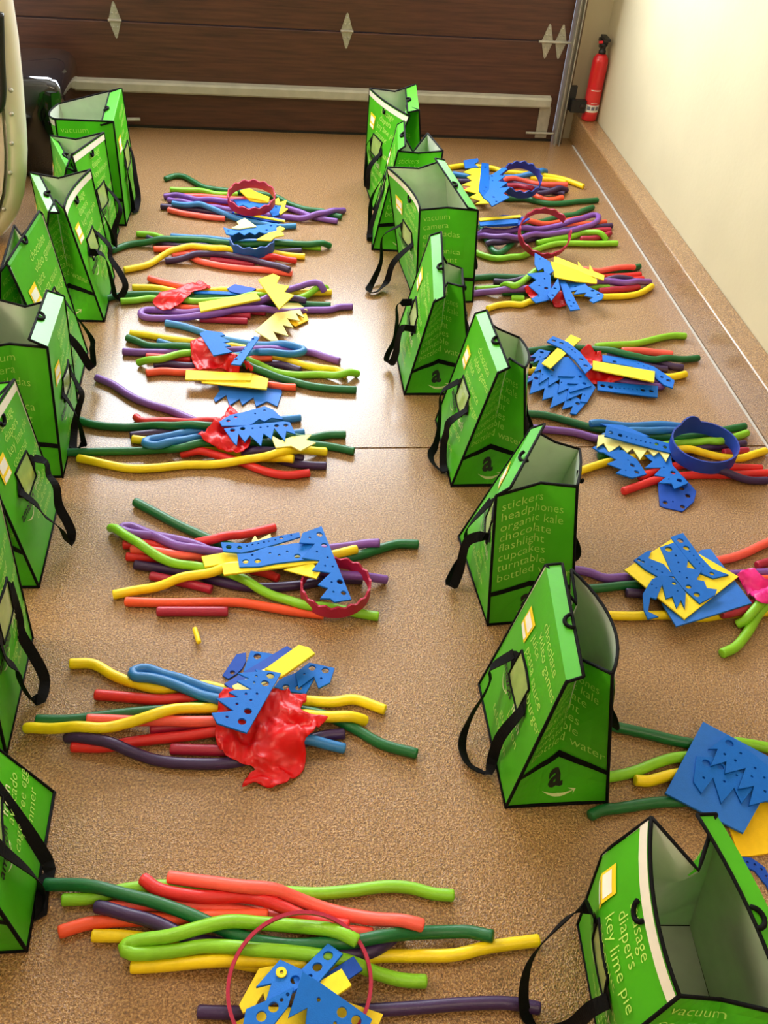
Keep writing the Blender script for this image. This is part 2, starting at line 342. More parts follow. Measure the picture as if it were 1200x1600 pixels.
def make_bag(label, group, anchor, corner, near, yaw=0, tops=None, bow=(0, 0), flap=15, flapw=.045, kink=(0, 0), strap=None, gus=(1, 1), strap_out=.06, strap_w=.012, drop=(0, 0)):
    nbag[0] += 1; seed = nbag[0]*7.3
    ya = math.radians(yaw); EX = Vector((math.cos(ya), math.sin(ya), 0)); EY = Vector((-math.sin(ya), math.cos(ya), 0))
    A = atZ(anchor[0], anchor[1], 0) if abs(anchor[1]) > 9 else Vector((anchor[0], anchor[1], 0))
    if 'R' in corner: A -= EX*BW
    if 'F' in corner: A -= EY*BL
    root = empty('tote_bag', A, ya); tag(root, label, 'bag', group)
    def loc(px, ypl):                                          # camera ray met with the bag's end plane
        p = atPlane(px[0], px[1], A+EY*ypl, EY); d = p-A; return Vector((d.dot(EX), ypl, d.z))
    T = {}
    for k_, xb, yp in (('NL', 0, 0), ('NR', BW, 0), ('FL', 0, BL), ('FR', BW, BL)):
        v = (tops or {}).get(k_)
        if v is None: T[k_] = Vector((xb, yp, BH))
        elif v[0] == 'l': T[k_] = Vector((v[1], yp, v[2]))
        else: T[k_] = loc(v, yp+(v[2] if len(v) > 2 else 0))
    def longp(side, u, v):
        k_ = 'LR'[side]; xb = side*BW; s_ = 1 if side else -1
        t = lerp(T['N'+k_], T['F'+k_], u); t = t+Vector((bow[side]*4*u*(1-u), 0, -abs(bow[side])*.3*4*u*(1-u)))
        p = lerp(Vector((xb, u*BL, 0)), t, v)
        e = math.sin(math.pi*u)*math.sin(math.pi*min(1, v*1.02))
        p.x += s_*(kink[side]*min(v/.7, (1-v)/.3) + .008*e)
        p.x += .007*e*noise.noise(Vector((u*3, v*3, seed+side*3)))
        return p
    def endp(far, wv, v):
        u = 1 if far else 0; L_ = longp(0, u, v); R_ = longp(1, u, v); d = (R_-L_).length
        g_ = math.sqrt(max(0, (BW/2)**2-(d/2)**2))*gus[far]*math.sqrt(min(1, v/.3)); g_ = min(g_, .13)
        ug = 1-g_/BL if far else g_/BL; C_ = (longp(0, ug, v)+longp(1, ug, v))/2; C_.z -= drop[far]*v**3+.006*v**4
        if g_ < .004: C_ = (L_+R_)/2
        p = lerp(L_, C_, wv*2) if wv < .5 else lerp(C_, R_, wv*2-1)
        e = math.sin(math.pi*((wv*2) % 1 if wv < 1 else 0))*math.sin(math.pi*v)
        p.y += .006*e*noise.noise(Vector((wv*4, v*4, seed+9)))
        return p
    NU, NV = 10, 16
    funcs = {'L': lambda a, v: longp(0, a, v), 'R': lambda a, v: longp(1, a, v), 'N': lambda a, v: endp(0, a, v), 'F': lambda a, v: endp(1, a, v)}
    outw = {'L': Vector((-1, 0, 0)), 'R': Vector((1, 0, 0)), 'N': Vector((0, -1, 0)), 'F': Vector((0, 1, 0))}
    def nrm(k_, a, v):
        fn = funcs[k_]; h = .01; a0, a1 = max(0, a-h), min(1, a+h)
        if k_ in 'NF':
            if a < .5: a1 = min(a1, .499)
            else: a0 = max(a0, .501)
        n = (fn(a1, v)-fn(a0, v)).cross(fn(a, min(1, v+h))-fn(a, max(0, v-h)))
        if n.length < 1e-9: return outw[k_]
        n.normalize(); return n if n.dot(outw[k_]) > 0 else -n
    def surf(k_, a, v, off): return funcs[k_](a, v)+nrm(k_, min(max(a, .005), .995), v)*off
    fside = 'L' if near == 'A' else 'R'
    lin = MB()
    for k_, nm in (('L', 'front_panel'), ('R', 'back_panel'), ('N', 'side_panel'), ('F', 'side_panel')):
        rows = [[funcs[k_](i/NU, (j/NV)**1.3) for i in range(NU+1)] for j in range(NV+1)]
        MB().grid(rows).build(nm, GREEN, root, k_ in 'LR')
        lin.grid([[surf(k_, i/NU, (j/NV)**1.3, -.0025) for i in range(NU+1)] for j in range(NV+1)])
    lin.grid([[(x, y, .004) for x in (.002, BW-.002)] for y in (.002, BL-.002)])
    lin.build('lining', LINING, root, True)
    MB().grid([[(x, y, .0015) for x in (0, BW)] for y in (0, BL)]).build('base_panel', GREEN, root)
    # flap with closing tab
    fi = 0 if fside == 'L' else 1; ins = 1 if fi == 0 else -1; fa = math.radians(flap)
    def flp(u, t, off=0):
        top = longp(fi, u, 1); d = Vector((ins*math.cos(fa), 0, math.sin(fa)))
        return top + d*(flapw*t) + Vector((-ins*math.sin(fa), 0, math.cos(fa)))*off + Vector((0, (0.5-u)*.01*t, 0))
    flo = MB().grid([[flp(i/NU, j/3) for i in range(NU+1)] for j in range(4)]).grid([[flp(i/NU, j/3, -.0025) for i in range(NU+1)] for j in range(4)]).build('flap', GREEN, root, True)
    RP = .0034
    pip = MB(); N_ = 12
    for side in (0, 1):
        for u in (0, 1): pip.tube([longp(side, u, j/N_) for j in range(N_+1)], RP, 6)
        if side != fi: pip.tube([longp(side, i/N_, 1) for i in range(N_+1)], RP, 6)
    pip.tube([flp(i/N_, 1) for i in range(N_+1)], RP, 6); pip.tube([flp(0, j/3) for j in range(4)], RP, 6); pip.tube([flp(1, j/3) for j in range(4)], RP, 6)
    for far in (0, 1):
        pip.tube([endp(far, i/N_, 1) for i in range(N_+1)], RP, 6)
        pip.tube([(0, far*BL, RP), (BW, far*BL, RP)], RP+.0006, 6)
    for x in (0, BW): pip.tube([(x, 0, RP), (x, BL, RP)], RP, 6)
    pip.build('piping', BLACKT, root, True)
    for k_ in 'NF':
        MB().grid([[surf(k_, i/12, .262+dv, .0018) for i in range(13)] for dv in (-.018, 0, .018)]).build('band', BLACKT, root)
    # velcro strip on the panel opposite the flap
    ok = 'R' if fside == 'L' else 'L'
    MB().grid([[surf(ok, i/NU, v, .0015) for i in range(NU+1)] for v in (.935, .985)]).build('closure_strip', VELCRO, root)
    # closing tabs: small black loops
    def ring_tab(c, ex_, ey_):
        pts = [c+ex_*(.016*math.cos(t))+ey_*(.016*math.sin(t)) for t in [math.pi*i/8 for i in range(9)]]
        MB().tube(pts, .0042, 6).build('tab', BLACKT, root, True)
    d = (flp(.5, 1)-flp(.5, 0)).normalized(); ring_tab(flp(.45, 1, .004), Vector((0, 1, 0)), -d)
    d = (longp(1-fi, .5, 1)-longp(1-fi, .5, .8)).normalized(); ring_tab(surf(ok, .5, .93, .004), Vector((0, 1, 0)), -d)
    # lettering
    def put(k_, items, nm, m):
        wd = BL if k_ in 'LR' else BW; cut = .5*wd if k_ in 'NF' else None
        for (s_, bd, size, x, z) in items:
            mb = MB(); vs, fs = text2d(s_, bd, size, x, z, cut); n0 = 0
            for (x2, z2) in vs:
                a = min(max(x2/wd, 0), 1); a = a if k_ in 'RN' else 1-a
                mb.v.append(tuple(surf(k_, a, min(z2/BH, 1), .0014)))
            mb.f += [tuple(n0+i for i in q) for q in fs]; mb.build(nm, m, root)
    cpk, spk = (('L', 'R') if near == 'A' else ('R', 'L')); eak, ebk = (('N', 'F') if near == 'A' else ('F', 'N'))
    put(cpk, [('chocolate', 0, .034, .13, .352), ('video games', 0, .034, .13, .322), ('juice', 0, .034, .11, .294), ('pasta sauce', 0, .034, .115, .262), ('hamburger', 0, .034, .155, .228), ('lemon', 0, .034, .17, .118), ('gum', 0, .034, .14, .088), ('television', 0, .034, .1, .055)], 'printed_word', LETTER)
    put(spk, [('sausage', 0, .034, .13, .348), ('diapers', 0, .034, .13, .318), ('key lime pie', 0, .034, .12, .286), ('coconut', 0, .034, .12, .255), ('spinach', 0, .034, .20, .2), ('avocado', 0, .034, .17, .128), ('cage-free eggs', 0, .034, .13, .096), ('hammer', 0, .034, .17, .062)], 'printed_word', LETTER)
    for k_ in 'LR':
        put(k_, [('amazon', .012, .034, .05, .15)], 'printed_word', INK); put(k_, [('fresh', .006, .034, .175, .15)], 'printed_word', PALE)
    put(eak, [(s_, 0, .034, .014, .352-.0305*i) for i, s_ in enumerate(EA)], 'printed_word', LETTER)
    put(ebk, [(s_, 0, .034, .014, .352-.036*i) for i, s_ in enumerate(EB)], 'printed_word', LETTER)
    for k_ in 'NF': put(k_, [('a', .035, .075, .082, .042)], 'logo_letter', INK)
    def smile(k_, cx, cz, wd_, th):
        W_ = BL if k_ in 'LR' else BW; pts = []
        up, lo = [], []
        for i in range(15):
            t = i/14; x = cx-wd_/2+wd_*t; c = -math.sin(math.pi*t)*wd_*.2; h = math.sin(math.pi*min(1, t*.96+.02))*th
            up.append((x, cz+c+h*.4)); lo.append((x, cz+c-h*.6))
        x1 = cx+wd_/2
        arrow = [(x1-.2*wd_, cz+.03*wd_), (x1+.05*wd_, cz+.06*wd_), (x1-.04*wd_, cz-.16*wd_), (x1-.02*wd_, cz-.02*wd_)]
        f_ = lambda q: surf(k_, min(max((q[0]/W_ if k_ in 'RN' else 1-q[0]/W_), 0), 1), q[1]/BH, .0015)
        mb = MB().grid([[f_(q) for q in up], [f_(q) for q in lo]]); mb.poly([f_(q) for q in (arrow[0], arrow[1], arrow[3])]); mb.poly([f_(q) for q in (arrow[1], arrow[2], arrow[3])])
        mb.build('logo_smile', PALE, root)
    smile('N', .105, .036, .07, .007); smile('F', .105, .036, .07, .007)
    smile('L', .1, .142, .06, .005); smile('R', .1, .142, .06, .005)
    # clear pocket, strap patches, strap, sticker
    def rect(k_, s0, s1, z0, z1, off, n=6):
        cv = (lambda s_: s_/BL) if k_ == 'R' else (lambda s_: 1-s_/BL)
        return [[surf(k_, cv(lerp(s0, s1, i/n)), lerp(z0, z1, j/n)/BH, off) for i in range(n+1)] for j in range(n+1)]
    for k_ in 'LR':
        g_ = rect(k_, .105, .205, .175, .25, .0016); pk = MB().grid(g_).build('clear_pocket', WINDOW, root)
        loop = g_[0]+[r_[-1] for r_ in g_[1:]]+list(reversed(g_[-1]))[1:]+[r_[0] for r_ in reversed(g_[:-1])]
        MB().tube(loop, .003, 6, False).build('pocket_binding', BLACKT, pk, True)
        cv = (lambda s_: s_/BL) if k_ == 'R' else (lambda s_: 1-s_/BL)
        for s0, s1 in ((.105, .07), (.205, .24)):
            a = [surf(k_, cv(s0), z/BH, .0026) for z in (.185, .24)]; b2 = [surf(k_, cv((s0+s1)/2), z/BH, .0026) for z in (.195, .228)]; c_ = surf(k_, cv(s1), .208/BH, .0026)
            MB().poly([a[0], b2[0], c_, b2[1], a[1]]).build('strap_patch', BLACKT, root)
        g_ = rect(k_, .04, .095, .262, .318, .0018, 3); st = MB().grid(g_).build('sticker', STK_Y, root)
        MB().grid(rect(k_, .046, .089, .284, .308, .0026, 3)).build('sticker_print', STK_W, st)
        MB().grid(rect(k_, .046, .089, .264, .276, .0026, 3)).build('sticker_print', STK_W, st)
        # strap: traced on the open side, generic on the hidden one
        vis = 'L' if label.find('right') >= 0 else 'R'
        side = 0 if k_ == 'L' else 1; s_ = 1 if side else -1
        ends = [surf(k_, cv(.225), .215/BH, .004), surf(k_, cv(.085), .215/BH, .004)]
        if k_ == strap[0]:
            px = strap[1]; n = len(px); pts = []
            far_first = px[0][1] < px[-1][1]; yf, yn = max(ends[0].y, ends[1].y)+.015, min(ends[0].y, ends[1].y)-.015
            ya_, yb_ = (yf, yn) if far_first else (yn, yf)
            for i, q in enumerate(px):
                f_ = i/(n-1); yl = lerp(ya_, yb_, f_)
                p = atPlane(q[0], q[1], A+EY*yl, EY)-A
                if p.z < .012: p = atZ(q[0], q[1], .012)-A
                pts.append(Vector((p.dot(EX), p.dot(EY), p.z)))
            e0, e1 = ends if (pts[0]-ends[0]).length+(pts[-1]-ends[1]).length < (pts[0]-ends[1]).length+(pts[-1]-ends[0]).length else ends[::-1]
            pts = [Vector((side*BW+s_*max(.012, min(.2, s_*(q.x-side*BW))), q.y, q.z)) for q in pts]
            pts = [e0]+pts[1:-1]+[e1]
        else:
            pts = [ends[0], ends[0]+Vector((s_*.02, .0, -.05)), Vector((side*BW+s_*.03, lerp(ends[0].y, ends[1].y, .3), .08)), Vector((side*BW+s_*.032, lerp(ends[0].y, ends[1].y, .5), .06)), Vector((side*BW+s_*.03, lerp(ends[0].y, ends[1].y, .7), .08)), ends[1]+Vector((s_*.02, .0, -.05)), ends[1]]
        cp = catmull(pts, .008); rows = []
        n = len(cp)
        for i, p in enumerate(cp):
            t = (cp[min(i+1, n-1)]-cp[max(i-1, 0)]).normalized(); f_ = i/(n-1)
            wv = t.cross(Vector((s_, 0, 0)))
            if wv.length < .2: wv = Vector((0, 0, 1))
            wv.normalize(); tw = math.sin(math.pi*f_)*.9; nn = t.cross(wv).normalized(); wv = wv*math.cos(tw)+nn*math.sin(tw)
            nn = t.cross(wv).normalized()*.0009
            zz = lambda q: Vector((q.x, q.y, max(q.z, .003)))
            rows.append([zz(p-wv*strap_w+nn), zz(p+wv*strap_w+nn), zz(p+wv*strap_w-nn), zz(p-wv*strap_w-nn), zz(p-wv*strap_w+nn)])
        MB().grid(rows).build('handle', BLACKT, root)
    return root

RG, LG = 'green tote bags in the right row', 'green tote bags in the left row'
BAGS = [
 dict(label='green tote bag farthest in right row, upright beside the garage door', group=RG, anchor=(569, 281), corner='FL', near='B', yaw=2,
      tops=dict(FL=(578, 138), NL=(640, 181), FR=(650, 132), NR=(655, 172)), flap=165-180+0, bow=(-.01, 0), strap=('L', [(590, 212), (581, 228), (580, 250), (575, 285), (576, 294), (582, 288), (592, 262), (604, 238)])),
 dict(label='green tote bag second from garage door in right row, slumped', group=RG, anchor=(583, 337), corner='FL', near='A', yaw=-6,
      tops=dict(FL=(621, 195), NL=(622, 236), FR=(668, 208), NR=(692, 236)), flap=35, flapw=.03, drop=(.02, .06), strap=('L', [(605, 290), (598, 312), (586, 350), (580, 374), (590, 374), (600, 360), (606, 345)])),
 dict(label='wide open green tote bag, vacuum and camera lettering, third in right row', group=RG, anchor=(.54, 3.05), corner='NL', near='B', yaw=4,
      tops=dict(NL=(656, 328), NR=(747, 329), FL=(605, 261), FR=(694, 250)), flap=12, flapw=.036, bow=(.03, .0), strap=('L', [(606, 335), (598, 370), (595, 410), (581, 443), (575, 455), (588, 456), (604, 440), (615, 410), (630, 382)])),
 dict(label='narrow pinched green tote bag, fourth from door in right row', group=RG, anchor=(632, 617), corner='NL', near='A', yaw=0,
      tops=dict(NL=(678, 472), FL=(673, 368), FR=(722, 420), NR=(724, 448)), flap=25, flapw=.034, strap=('L', [(650, 468), (636, 476), (626, 500), (617, 530), (606, 553), (604, 565), (612, 567), (619, 550), (622, 530), (634, 513), (652, 497)])),
 dict(label='tent-shaped green tote bag in right row beside the floor joint', group=RG, anchor=(705, 760), corner='NL', near='A', yaw=0,
      tops=dict(NL=(778, 583), FL=(743, 490), NR=(820, 575), FR=(812, 528)), bow=(0, .02), flap=25, flapw=.032, gus=(1, .12), strap=('L', [(718, 602), (704, 613), (698, 640), (690, 675), (680, 697), (673, 710), (677, 724), (692, 738), (710, 738), (715, 726), (711, 695), (715, 678), (726, 660), (738, 648)])),
 dict(label='open green tote bag showing headphones and organic kale lettering, right row', group=RG, anchor=(762, 977), corner='NL', near='A', yaw=4,
      tops=dict(NL=(775, 775), FL=(830, 670), NR=(902, 760), FR=(906, 702)), flap=28, flapw=.034, gus=(1, .1), bow=(0, .005), strap=('L', [(766, 805), (750, 825), (735, 852), (716, 880), (700, 914), (707, 917), (718, 890), (728, 850), (745, 839), (762, 836)])),
 dict(label='tent-shaped green tote bag with black letter on its end, right row, nearest tent', group=RG, anchor=(790, 1262), corner='NL', near='A', yaw=0,
      tops=dict(NL=(885, 1066), FL=(853, 883), NR=(957, 1053), FR=(893, 890)), bow=(0, .045), flap=14, flapw=.032, drop=(.045, 0), strap=('L', [(806, 1028), (790, 1043), (772, 1062), (756, 1086), (740, 1112), (727, 1140), (722, 1166), (730, 1191), (746, 1203), (764, 1207), (780, 1185), (796, 1150), (812, 1116)])),
 dict(label='wide open green tote bag nearest the camera, bottom right corner', group=RG, anchor=(903, 1445), corner='FL', near='B', yaw=-4,
      tops=dict(NL=(1062, 1556, .045), FL=(1018, 1277), FR=(1119, 1272), NR=('l', .19, .37)), kink=(.04, .01), flap=10, flapw=.035, bow=(-.015, .015), drop=(.06, .0), gus=(.7, 1), strap=('L', [(938, 1414), (918, 1416), (890, 1432), (860, 1460), (835, 1490), (822, 1520), (818, 1560), (824, 1590), (845, 1612), (890, 1605), (922, 1578), (952, 1545)])),
 dict(label='green tote bag farthest in left row, in front of the black fender', group=LG, anchor=(197, 353), corner='NR', near='B', yaw=-3,
      tops=dict(NR=(177, 190), FR=(190, 138), NL=(86, 186), FL=(92, 162)), bow=(-.03, 0), flap=-20, flapw=.05, strap=('R', [(199, 232), (206, 245), (212, 280), (216, 310), (211, 330), (203, 328), (197, 310), (196, 275), (200, 250)])),
 dict(label='crumpled green tote bag squeezed behind third bag of left row', group=LG, anchor=(-.555, 3.265), corner='NR', near='A', yaw=-2,
      tops=dict(NR=(112, 242), FR=(162, 207), NL=(104, 262), FL=(78, 212)), flap=-30, flapw=.03, bow=(0, .0), strap=('R', [(172, 300), (184, 314), (188, 330), (179, 358), (176, 384), (172, 362), (160, 328)])),
 dict(label='green tote bag with open pale top, third from door in left row', group=LG, anchor=(163, 503), corner='NR', near='A', yaw=0,
      tops=dict(NR=(100, 326), FR=(141, 265), NL=(76, 332), FL=(47, 270)), bow=(0, -.02), flap=-5, flapw=.03, strap=('R', [(158, 360), (166, 385), (172, 402), (187, 425), (196, 445), (191, 460), (181, 466), (175, 440), (160, 400), (140, 390)])),
 dict(label='green tote bag leaning far over, fourth in left row', group=LG, anchor=(137, 551), corner='FR', near='B', yaw=0,
      tops=dict(FR=(66, 334), NR=(14, 418), FL=(22, 352), NL=(0, 425)), flap=60, flapw=.012, strap=('R', [(103, 512), (118, 538), (140, 572), (146, 572), (144, 545), (141, 525), (133, 502)])),
 dict(label='wide open green tote bag, pale lining showing, middle of left row', group=LG, anchor=(98, 746), corner='NR', near='B', yaw=0,
      tops=dict(NR=(74, 543), FR=(100, 463), NL=(-55, 548), FL=(-12, 466)), flap=25, bow=(0, .0), strap=('R', [(96, 575), (110, 580), (120, 600), (128, 617), (122, 640), (113, 670), (108, 697), (118, 702), (130, 694), (129, 682), (122, 655), (110, 632), (90, 618)])),
 dict(label='green tote bag with key lime pie lettering, left row, strap over floor', group=LG, anchor=(61, 918), corner='NR', near='A', yaw=0,
      tops=dict(NR=(-41, 688), FR=(22, 593), NL=(-75, 700), FL=(-10, 600)), flap=10, strap=('R', [(50, 720), (60, 722), (76, 742), (88, 760), (92, 790), (105, 815), (112, 834), (107, 848), (95, 826), (70, 806), (45, 790), (30, 778)])),
 dict(label='green tote bag cut by left frame edge, second nearest camera', group=LG, anchor=(10, 1180), corner='NR', near='A', yaw=0,
      tops=dict(NR=(-54, 900), FR=(-8, 749), NL=(-130, 910), FL=(-70, 760)), flap=10, strap=('R', [(15, 935), (28, 965), (33, 990), (50, 1020), (64, 1045), (70, 1065), (65, 1090), (55, 1095), (45, 1088), (32, 1065), (27, 1045), (10, 1030), (-3, 1020)])),
 dict(label='green tote bag at bottom left corner with broad black strap', group=LG, anchor=(42, 1486), corner='NR', near='A', yaw=0,
      tops=dict(NR=(-90, 1290), FR=(-120, 1080), NL=('l', -.02, .38), FL=('l', -.02, .38)), flap=10, strap=('R', [(8, 1318), (30, 1350), (54, 1380), (66, 1402), (64, 1425), (48, 1430), (30, 1402), (12, 1372), (-2, 1350)])),
]
for b in BAGS: make_bag(**b)

# ------------------------------------------------------------------ foam toys: tubes, cut plates, crown rings, scarves
COLS = dict(yel=((246, 214, 10), 'yellow'), lim=((132, 196, 32), 'lime green'), dg=((14, 98, 46), 'dark green'), vio=((122, 72, 160), 'violet'),
            dp=((56, 30, 78), 'dark purple'), sal=((246, 92, 76), 'salmon'), ora=((240, 84, 44), 'orange'), red=((214, 36, 34), 'red'),
            cri=((166, 24, 56), 'crimson'), blu=((40, 118, 186), 'blue'))
def tube_mat(k): return mat('foam_'+k, COLS[k][0], .42, .05, 40, .25, 350)
PCOL = dict(B=((6, 104, 204), 'blue'), Y=((250, 222, 48), 'yellow'), P=((250, 240, 150), 'pale yellow'), N=((18, 72, 178), 'dark blue'), G=((248, 200, 20), 'golden yellow'), L=((40, 110, 204), 'mid blue'))
def plate_mat(k): return mat('eva_'+k, PCOL[k][0], .6, .04, 60, .3, 500, spec=.3)

CELL = .005; HX0, HY0 = -1.2, .2; HNX, HNY = 580, 900
HF = np.zeros((HNX, HNY))
TR = .0117
_k = 3; _ii, _jj = np.meshgrid(np.arange(-_k, _k+1), np.arange(-_k, _k+1), indexing='ij')
_d2 = (_ii**2+_jj**2)*CELL**2; _okm = _d2 < TR**2; _hh = np.where(_okm, np.sqrt(np.maximum(TR**2-_d2, 0)), -9)
def cell(x, y): return int(round((x-HX0)/CELL)), int(round((y-HY0)/CELL))
def support(x, y):
    i, j = cell(x, y)
    if i < 4 or j < 4 or i > HNX-5 or j > HNY-5: return TR
    return max(TR, float(np.max(np.where(_okm, HF[i-_k:i+_k+1, j-_k:j+_k+1]+_hh, -9)))-.0022)
def stamp(x, y, z):
    i, j = cell(x, y)
    if i < 4 or j < 4 or i > HNX-5 or j > HNY-5: return
    sub = HF[i-_k:i+_k+1, j-_k:j+_k+1]; np.maximum(sub, np.where(_okm, z+_hh, 0), out=sub)

ITEMS = []                                                    # (object, noun phrase, pile key, image position)
def tube(F, col, pts, pile, r=None, fold=False):
    ox, oy, sc = F; px = [(ox+a/sc, oy+b/sc) for a, b in pts]
    zs = [TR]*len(px); r = r or TR*random.uniform(.96, 1.04)
    for it in range(4):
        ctl = [atZ(p[0], p[1], z) for p, z in zip(px, zs)]
        path = catmull([(c.x, c.y, 0) for c in ctl], .008); n = len(path)
        req = np.array([support(p.x, p.y) for p in path]); z = req.copy()
        for _ in range(60):
            s = z.copy(); s[1:-1] = (z[:-2]+z[2:])/2 - .00012; z = np.maximum(req, s)
        z = np.minimum(z, req+.05)
        # heights back onto the control points
        for q, c in enumerate(ctl):
            k = min(range(n), key=lambda i: (path[i].x-c.x)**2+(path[i].y-c.y)**2); zs[q] = float(z[k])
    for _ in range(3): z[1:-1] = (z[:-2]+2*z[1:-1]+z[2:])/4
    P = [Vector((p.x, p.y, float(zz))) for p, zz in zip(path, z)]
    for p in P: stamp(p.x, p.y, p.z)
    d0 = (P[1]-P[0]).normalized(); d1 = (P[-1]-P[-2]).normalized()
    ext = [P[0]-d0*.004, P[0]-d0*.003]+P[::1]+[P[-1]+d1*.003, P[-1]+d1*.004]
    rs = [r*.7, r*.92]+[r*(1+.025*noise.noise(Vector((i*.13, pts[0][0]*.1, pts[0][1]*.1)))) for i in range(n)]+[r*.92, r*.7]
    c = P[n//2].copy(); c.z = 0
    o = MB().tube([p-c for p in ext], r, 10, True, rs).build('foam_tube', tube_mat(col), None, True); o.location = c
    L = sum((P[i+1]-P[i]).length for i in range(n-1))
    mx = (sum(p[0] for p in px)/len(px), sum(p[1] for p in px)/len(px))
    size = 'short ' if L < .2 else ''
    ITEMS.append((o, (size+('folded ' if fold else '')+COLS[col][1]+' foam tube').strip(), pile, mx, 'tube', 'tube')); return o

def inpoly(X, Y, poly):
    ins = np.zeros(X.shape, bool); n = len(poly)
    for i in range(n):
        x0, y0 = poly[i]; x1, y1 = poly[(i+1) % n]
        if y0 == y1: continue
        c = ((Y < y0) != (Y < y1)) & (X < (x1-x0)*(Y-y0)/(y1-y0)+x0); ins ^= c
    return ins
def rest_plane(poly):
    xs = [p[0] for p in poly]; ys = [p[1] for p in poly]
    i0, j0 = cell(min(xs), min(ys)); i1, j1 = cell(max(xs), max(ys))
    i0, j0 = max(i0, 0), max(j0, 0); i1, j1 = min(i1, HNX-1), min(j1, HNY-1)
    I, J = np.meshgrid(np.arange(i0, i1+1), np.arange(j0, j1+1), indexing='ij'); X = HX0+I*CELL; Y = HY0+J*CELL
    M = inpoly(X, Y, poly)
    if not M.any(): return None
    x = X[M]; y = Y[M]; h = HF[I[M], J[M]]; cx, cy = x.mean(), y.mean()
    b = {}
    for a, c_, z in zip(x, y, h):
        k = (int(a/.022), int(c_/.022))
        if k not in b or b[k][2] < z: b[k] = (a, c_, z)
    Q = np.array(list(b.values())); Q = Q[np.argsort(-Q[:, 2])]
    S = Q[:22]; best = (float(h.max()), np.array([float(h.max()), 0, 0]))
    if len(S) >= 3:
        T = np.array(list(itertools.combinations(range(len(S)), 3)))
        A = np.stack([np.ones((len(T), 3)), S[T][:, :, 0]-cx, S[T][:, :, 1]-cy], -1); det = np.linalg.det(A); ok = abs(det) > 2e-5
        if ok.any():
            sol = np.linalg.solve(A[ok], S[T][ok][:, :, 2][..., None])[..., 0]
            pred = sol[:, :1]+sol[:, 1:2]*(Q[:, 0]-cx)+sol[:, 2:]*(Q[:, 1]-cy)
            feas = (pred >= Q[:, 2]-.0015).all(1) & (np.hypot(sol[:, 1], sol[:, 2]) < .22)
            if feas.any():
                s = sol[feas]; k = np.argmin(s[:, 0])
                if s[k, 0] < best[0]: best = (s[k, 0], s[k])
    a, bx, by = best[1]; return (a, bx, by, cx, cy, M, I, J)
PL = []
NOUN = dict(tooth='saw-toothed {} foam strip', hole='straight {} foam strip with holes', plain='plain {} foam strip', crown='zigzag-edged {} foam piece', sheet='square {} foam sheet', scrap='small {} foam offcut', wash='small {} foam washer', curl='curved {} foam strip')
NAME = dict(tooth='foam_tooth_strip', hole='foam_hole_strip', plain='foam_strip', crown='foam_crown_piece', sheet='foam_sheet', scrap='foam_offcut', wash='foam_washer', curl='foam_curved_strip')
def plate(F, kind, col, pts, pile, holes=(), th=.005, z=None):
    ox, oy, sc = F; px = [(ox+a/sc, oy+b/sc) for a, b in pts]
    pl = (.03 if z is None else z, 0, 0, 0, 0)
    def proj(q):
        a, bx, by, cx, cy = pl[:5]; p0 = Vector((cx, cy, a+th)); n = Vector((-bx, -by, 1)); return atPlane(q[0], q[1], p0, n)
    for it in range(14 if z is None else 0):
        P = [proj(q) for q in px]; r = rest_plane([(p.x, p.y) for p in P])
        if r is None: break
        a, bx, by, cx, cy = r[:5]; a0 = pl[0]+pl[1]*(cx-pl[3])+pl[2]*(cy-pl[4]); k = .4
        pl = (a0+(a-a0)*k, pl[1]+(bx-pl[1])*k, pl[2]+(by-pl[2])*k, cx, cy)
    P = [proj(q) for q in px]; r = rest_plane([(p.x, p.y) for p in P])
    hp = [proj((ox+h_[0]/sc, oy+h_[1]/sc)) for h_ in holes]
    if r is not None:
        if z is None: pl = r[:5]
        M, I, J = r[5:]; X = HX0+I*CELL; Y = HY0+J*CELL; pz = lambda x, y: pl[0]+pl[1]*(x-pl[3])+pl[2]*(y-pl[4])+th
        zz = pz(X, Y); sub = HF[I, J]; HF[I, J] = np.where(M, np.maximum(sub, zz), sub)
        P = [Vector((p.x, p.y, pz(p.x, p.y))) for p in P]; hp = [Vector((p.x, p.y, pz(p.x, p.y))) for p in hp]
    a, bx, by, cx, cy = pl[:5]
    n = Vector((-bx, -by, 1)).normalized(); ex = Vector((1, 0, bx)).normalized(); ey = n.cross(ex)
    c = sum(P, Vector())/len(P)
    o2 = [((p-c).dot(ex), (p-c).dot(ey)) for p in P]
    hs = []
    for (hx, hy, hr), p in zip(holes, hp):
        dist = (p-CPOS).dot(FWD); rad = hr/sc*dist/FPX
        hs.append(((p-c).dot(ex), (p-c).dot(ey), rad))
    cu = bpy.data.curves.new('plate', 'CURVE'); cu.dimensions = '2D'; cu.fill_mode = 'BOTH'; cu.extrude = th/2-.0004; cu.bevel_depth = .0004; cu.bevel_resolution = 0; cu.offset = -.0004
    sp = cu.splines.new('POLY'); sp.points.add(len(o2)-1); sp.use_cyclic_u = True
    for q, (x, y) in zip(sp.points, o2): q.co = (x, y, 0, 1)
    for (x, y, rad) in hs:
        sp = cu.splines.new('POLY'); sp.points.add(11); sp.use_cyclic_u = True
        for k, q in enumerate(sp.points): q.co = (x+rad*math.cos(k*math.pi/6), y+rad*math.sin(k*math.pi/6), 0, 1)
    o = bpy.data.objects.new('tmp', cu); COL.objects.link(o)
    Mx = Matrix((ex, ey, n)).transposed().to_4x4(); Mx.translation = c - n*(th/2)
    mx = (sum(p[0] for p in px)/len(px), sum(p[1] for p in px)/len(px))
    PL.append((o, NAME[kind], plate_mat(col), Mx, NOUN[kind].format(PCOL[col][1]), pile, mx))
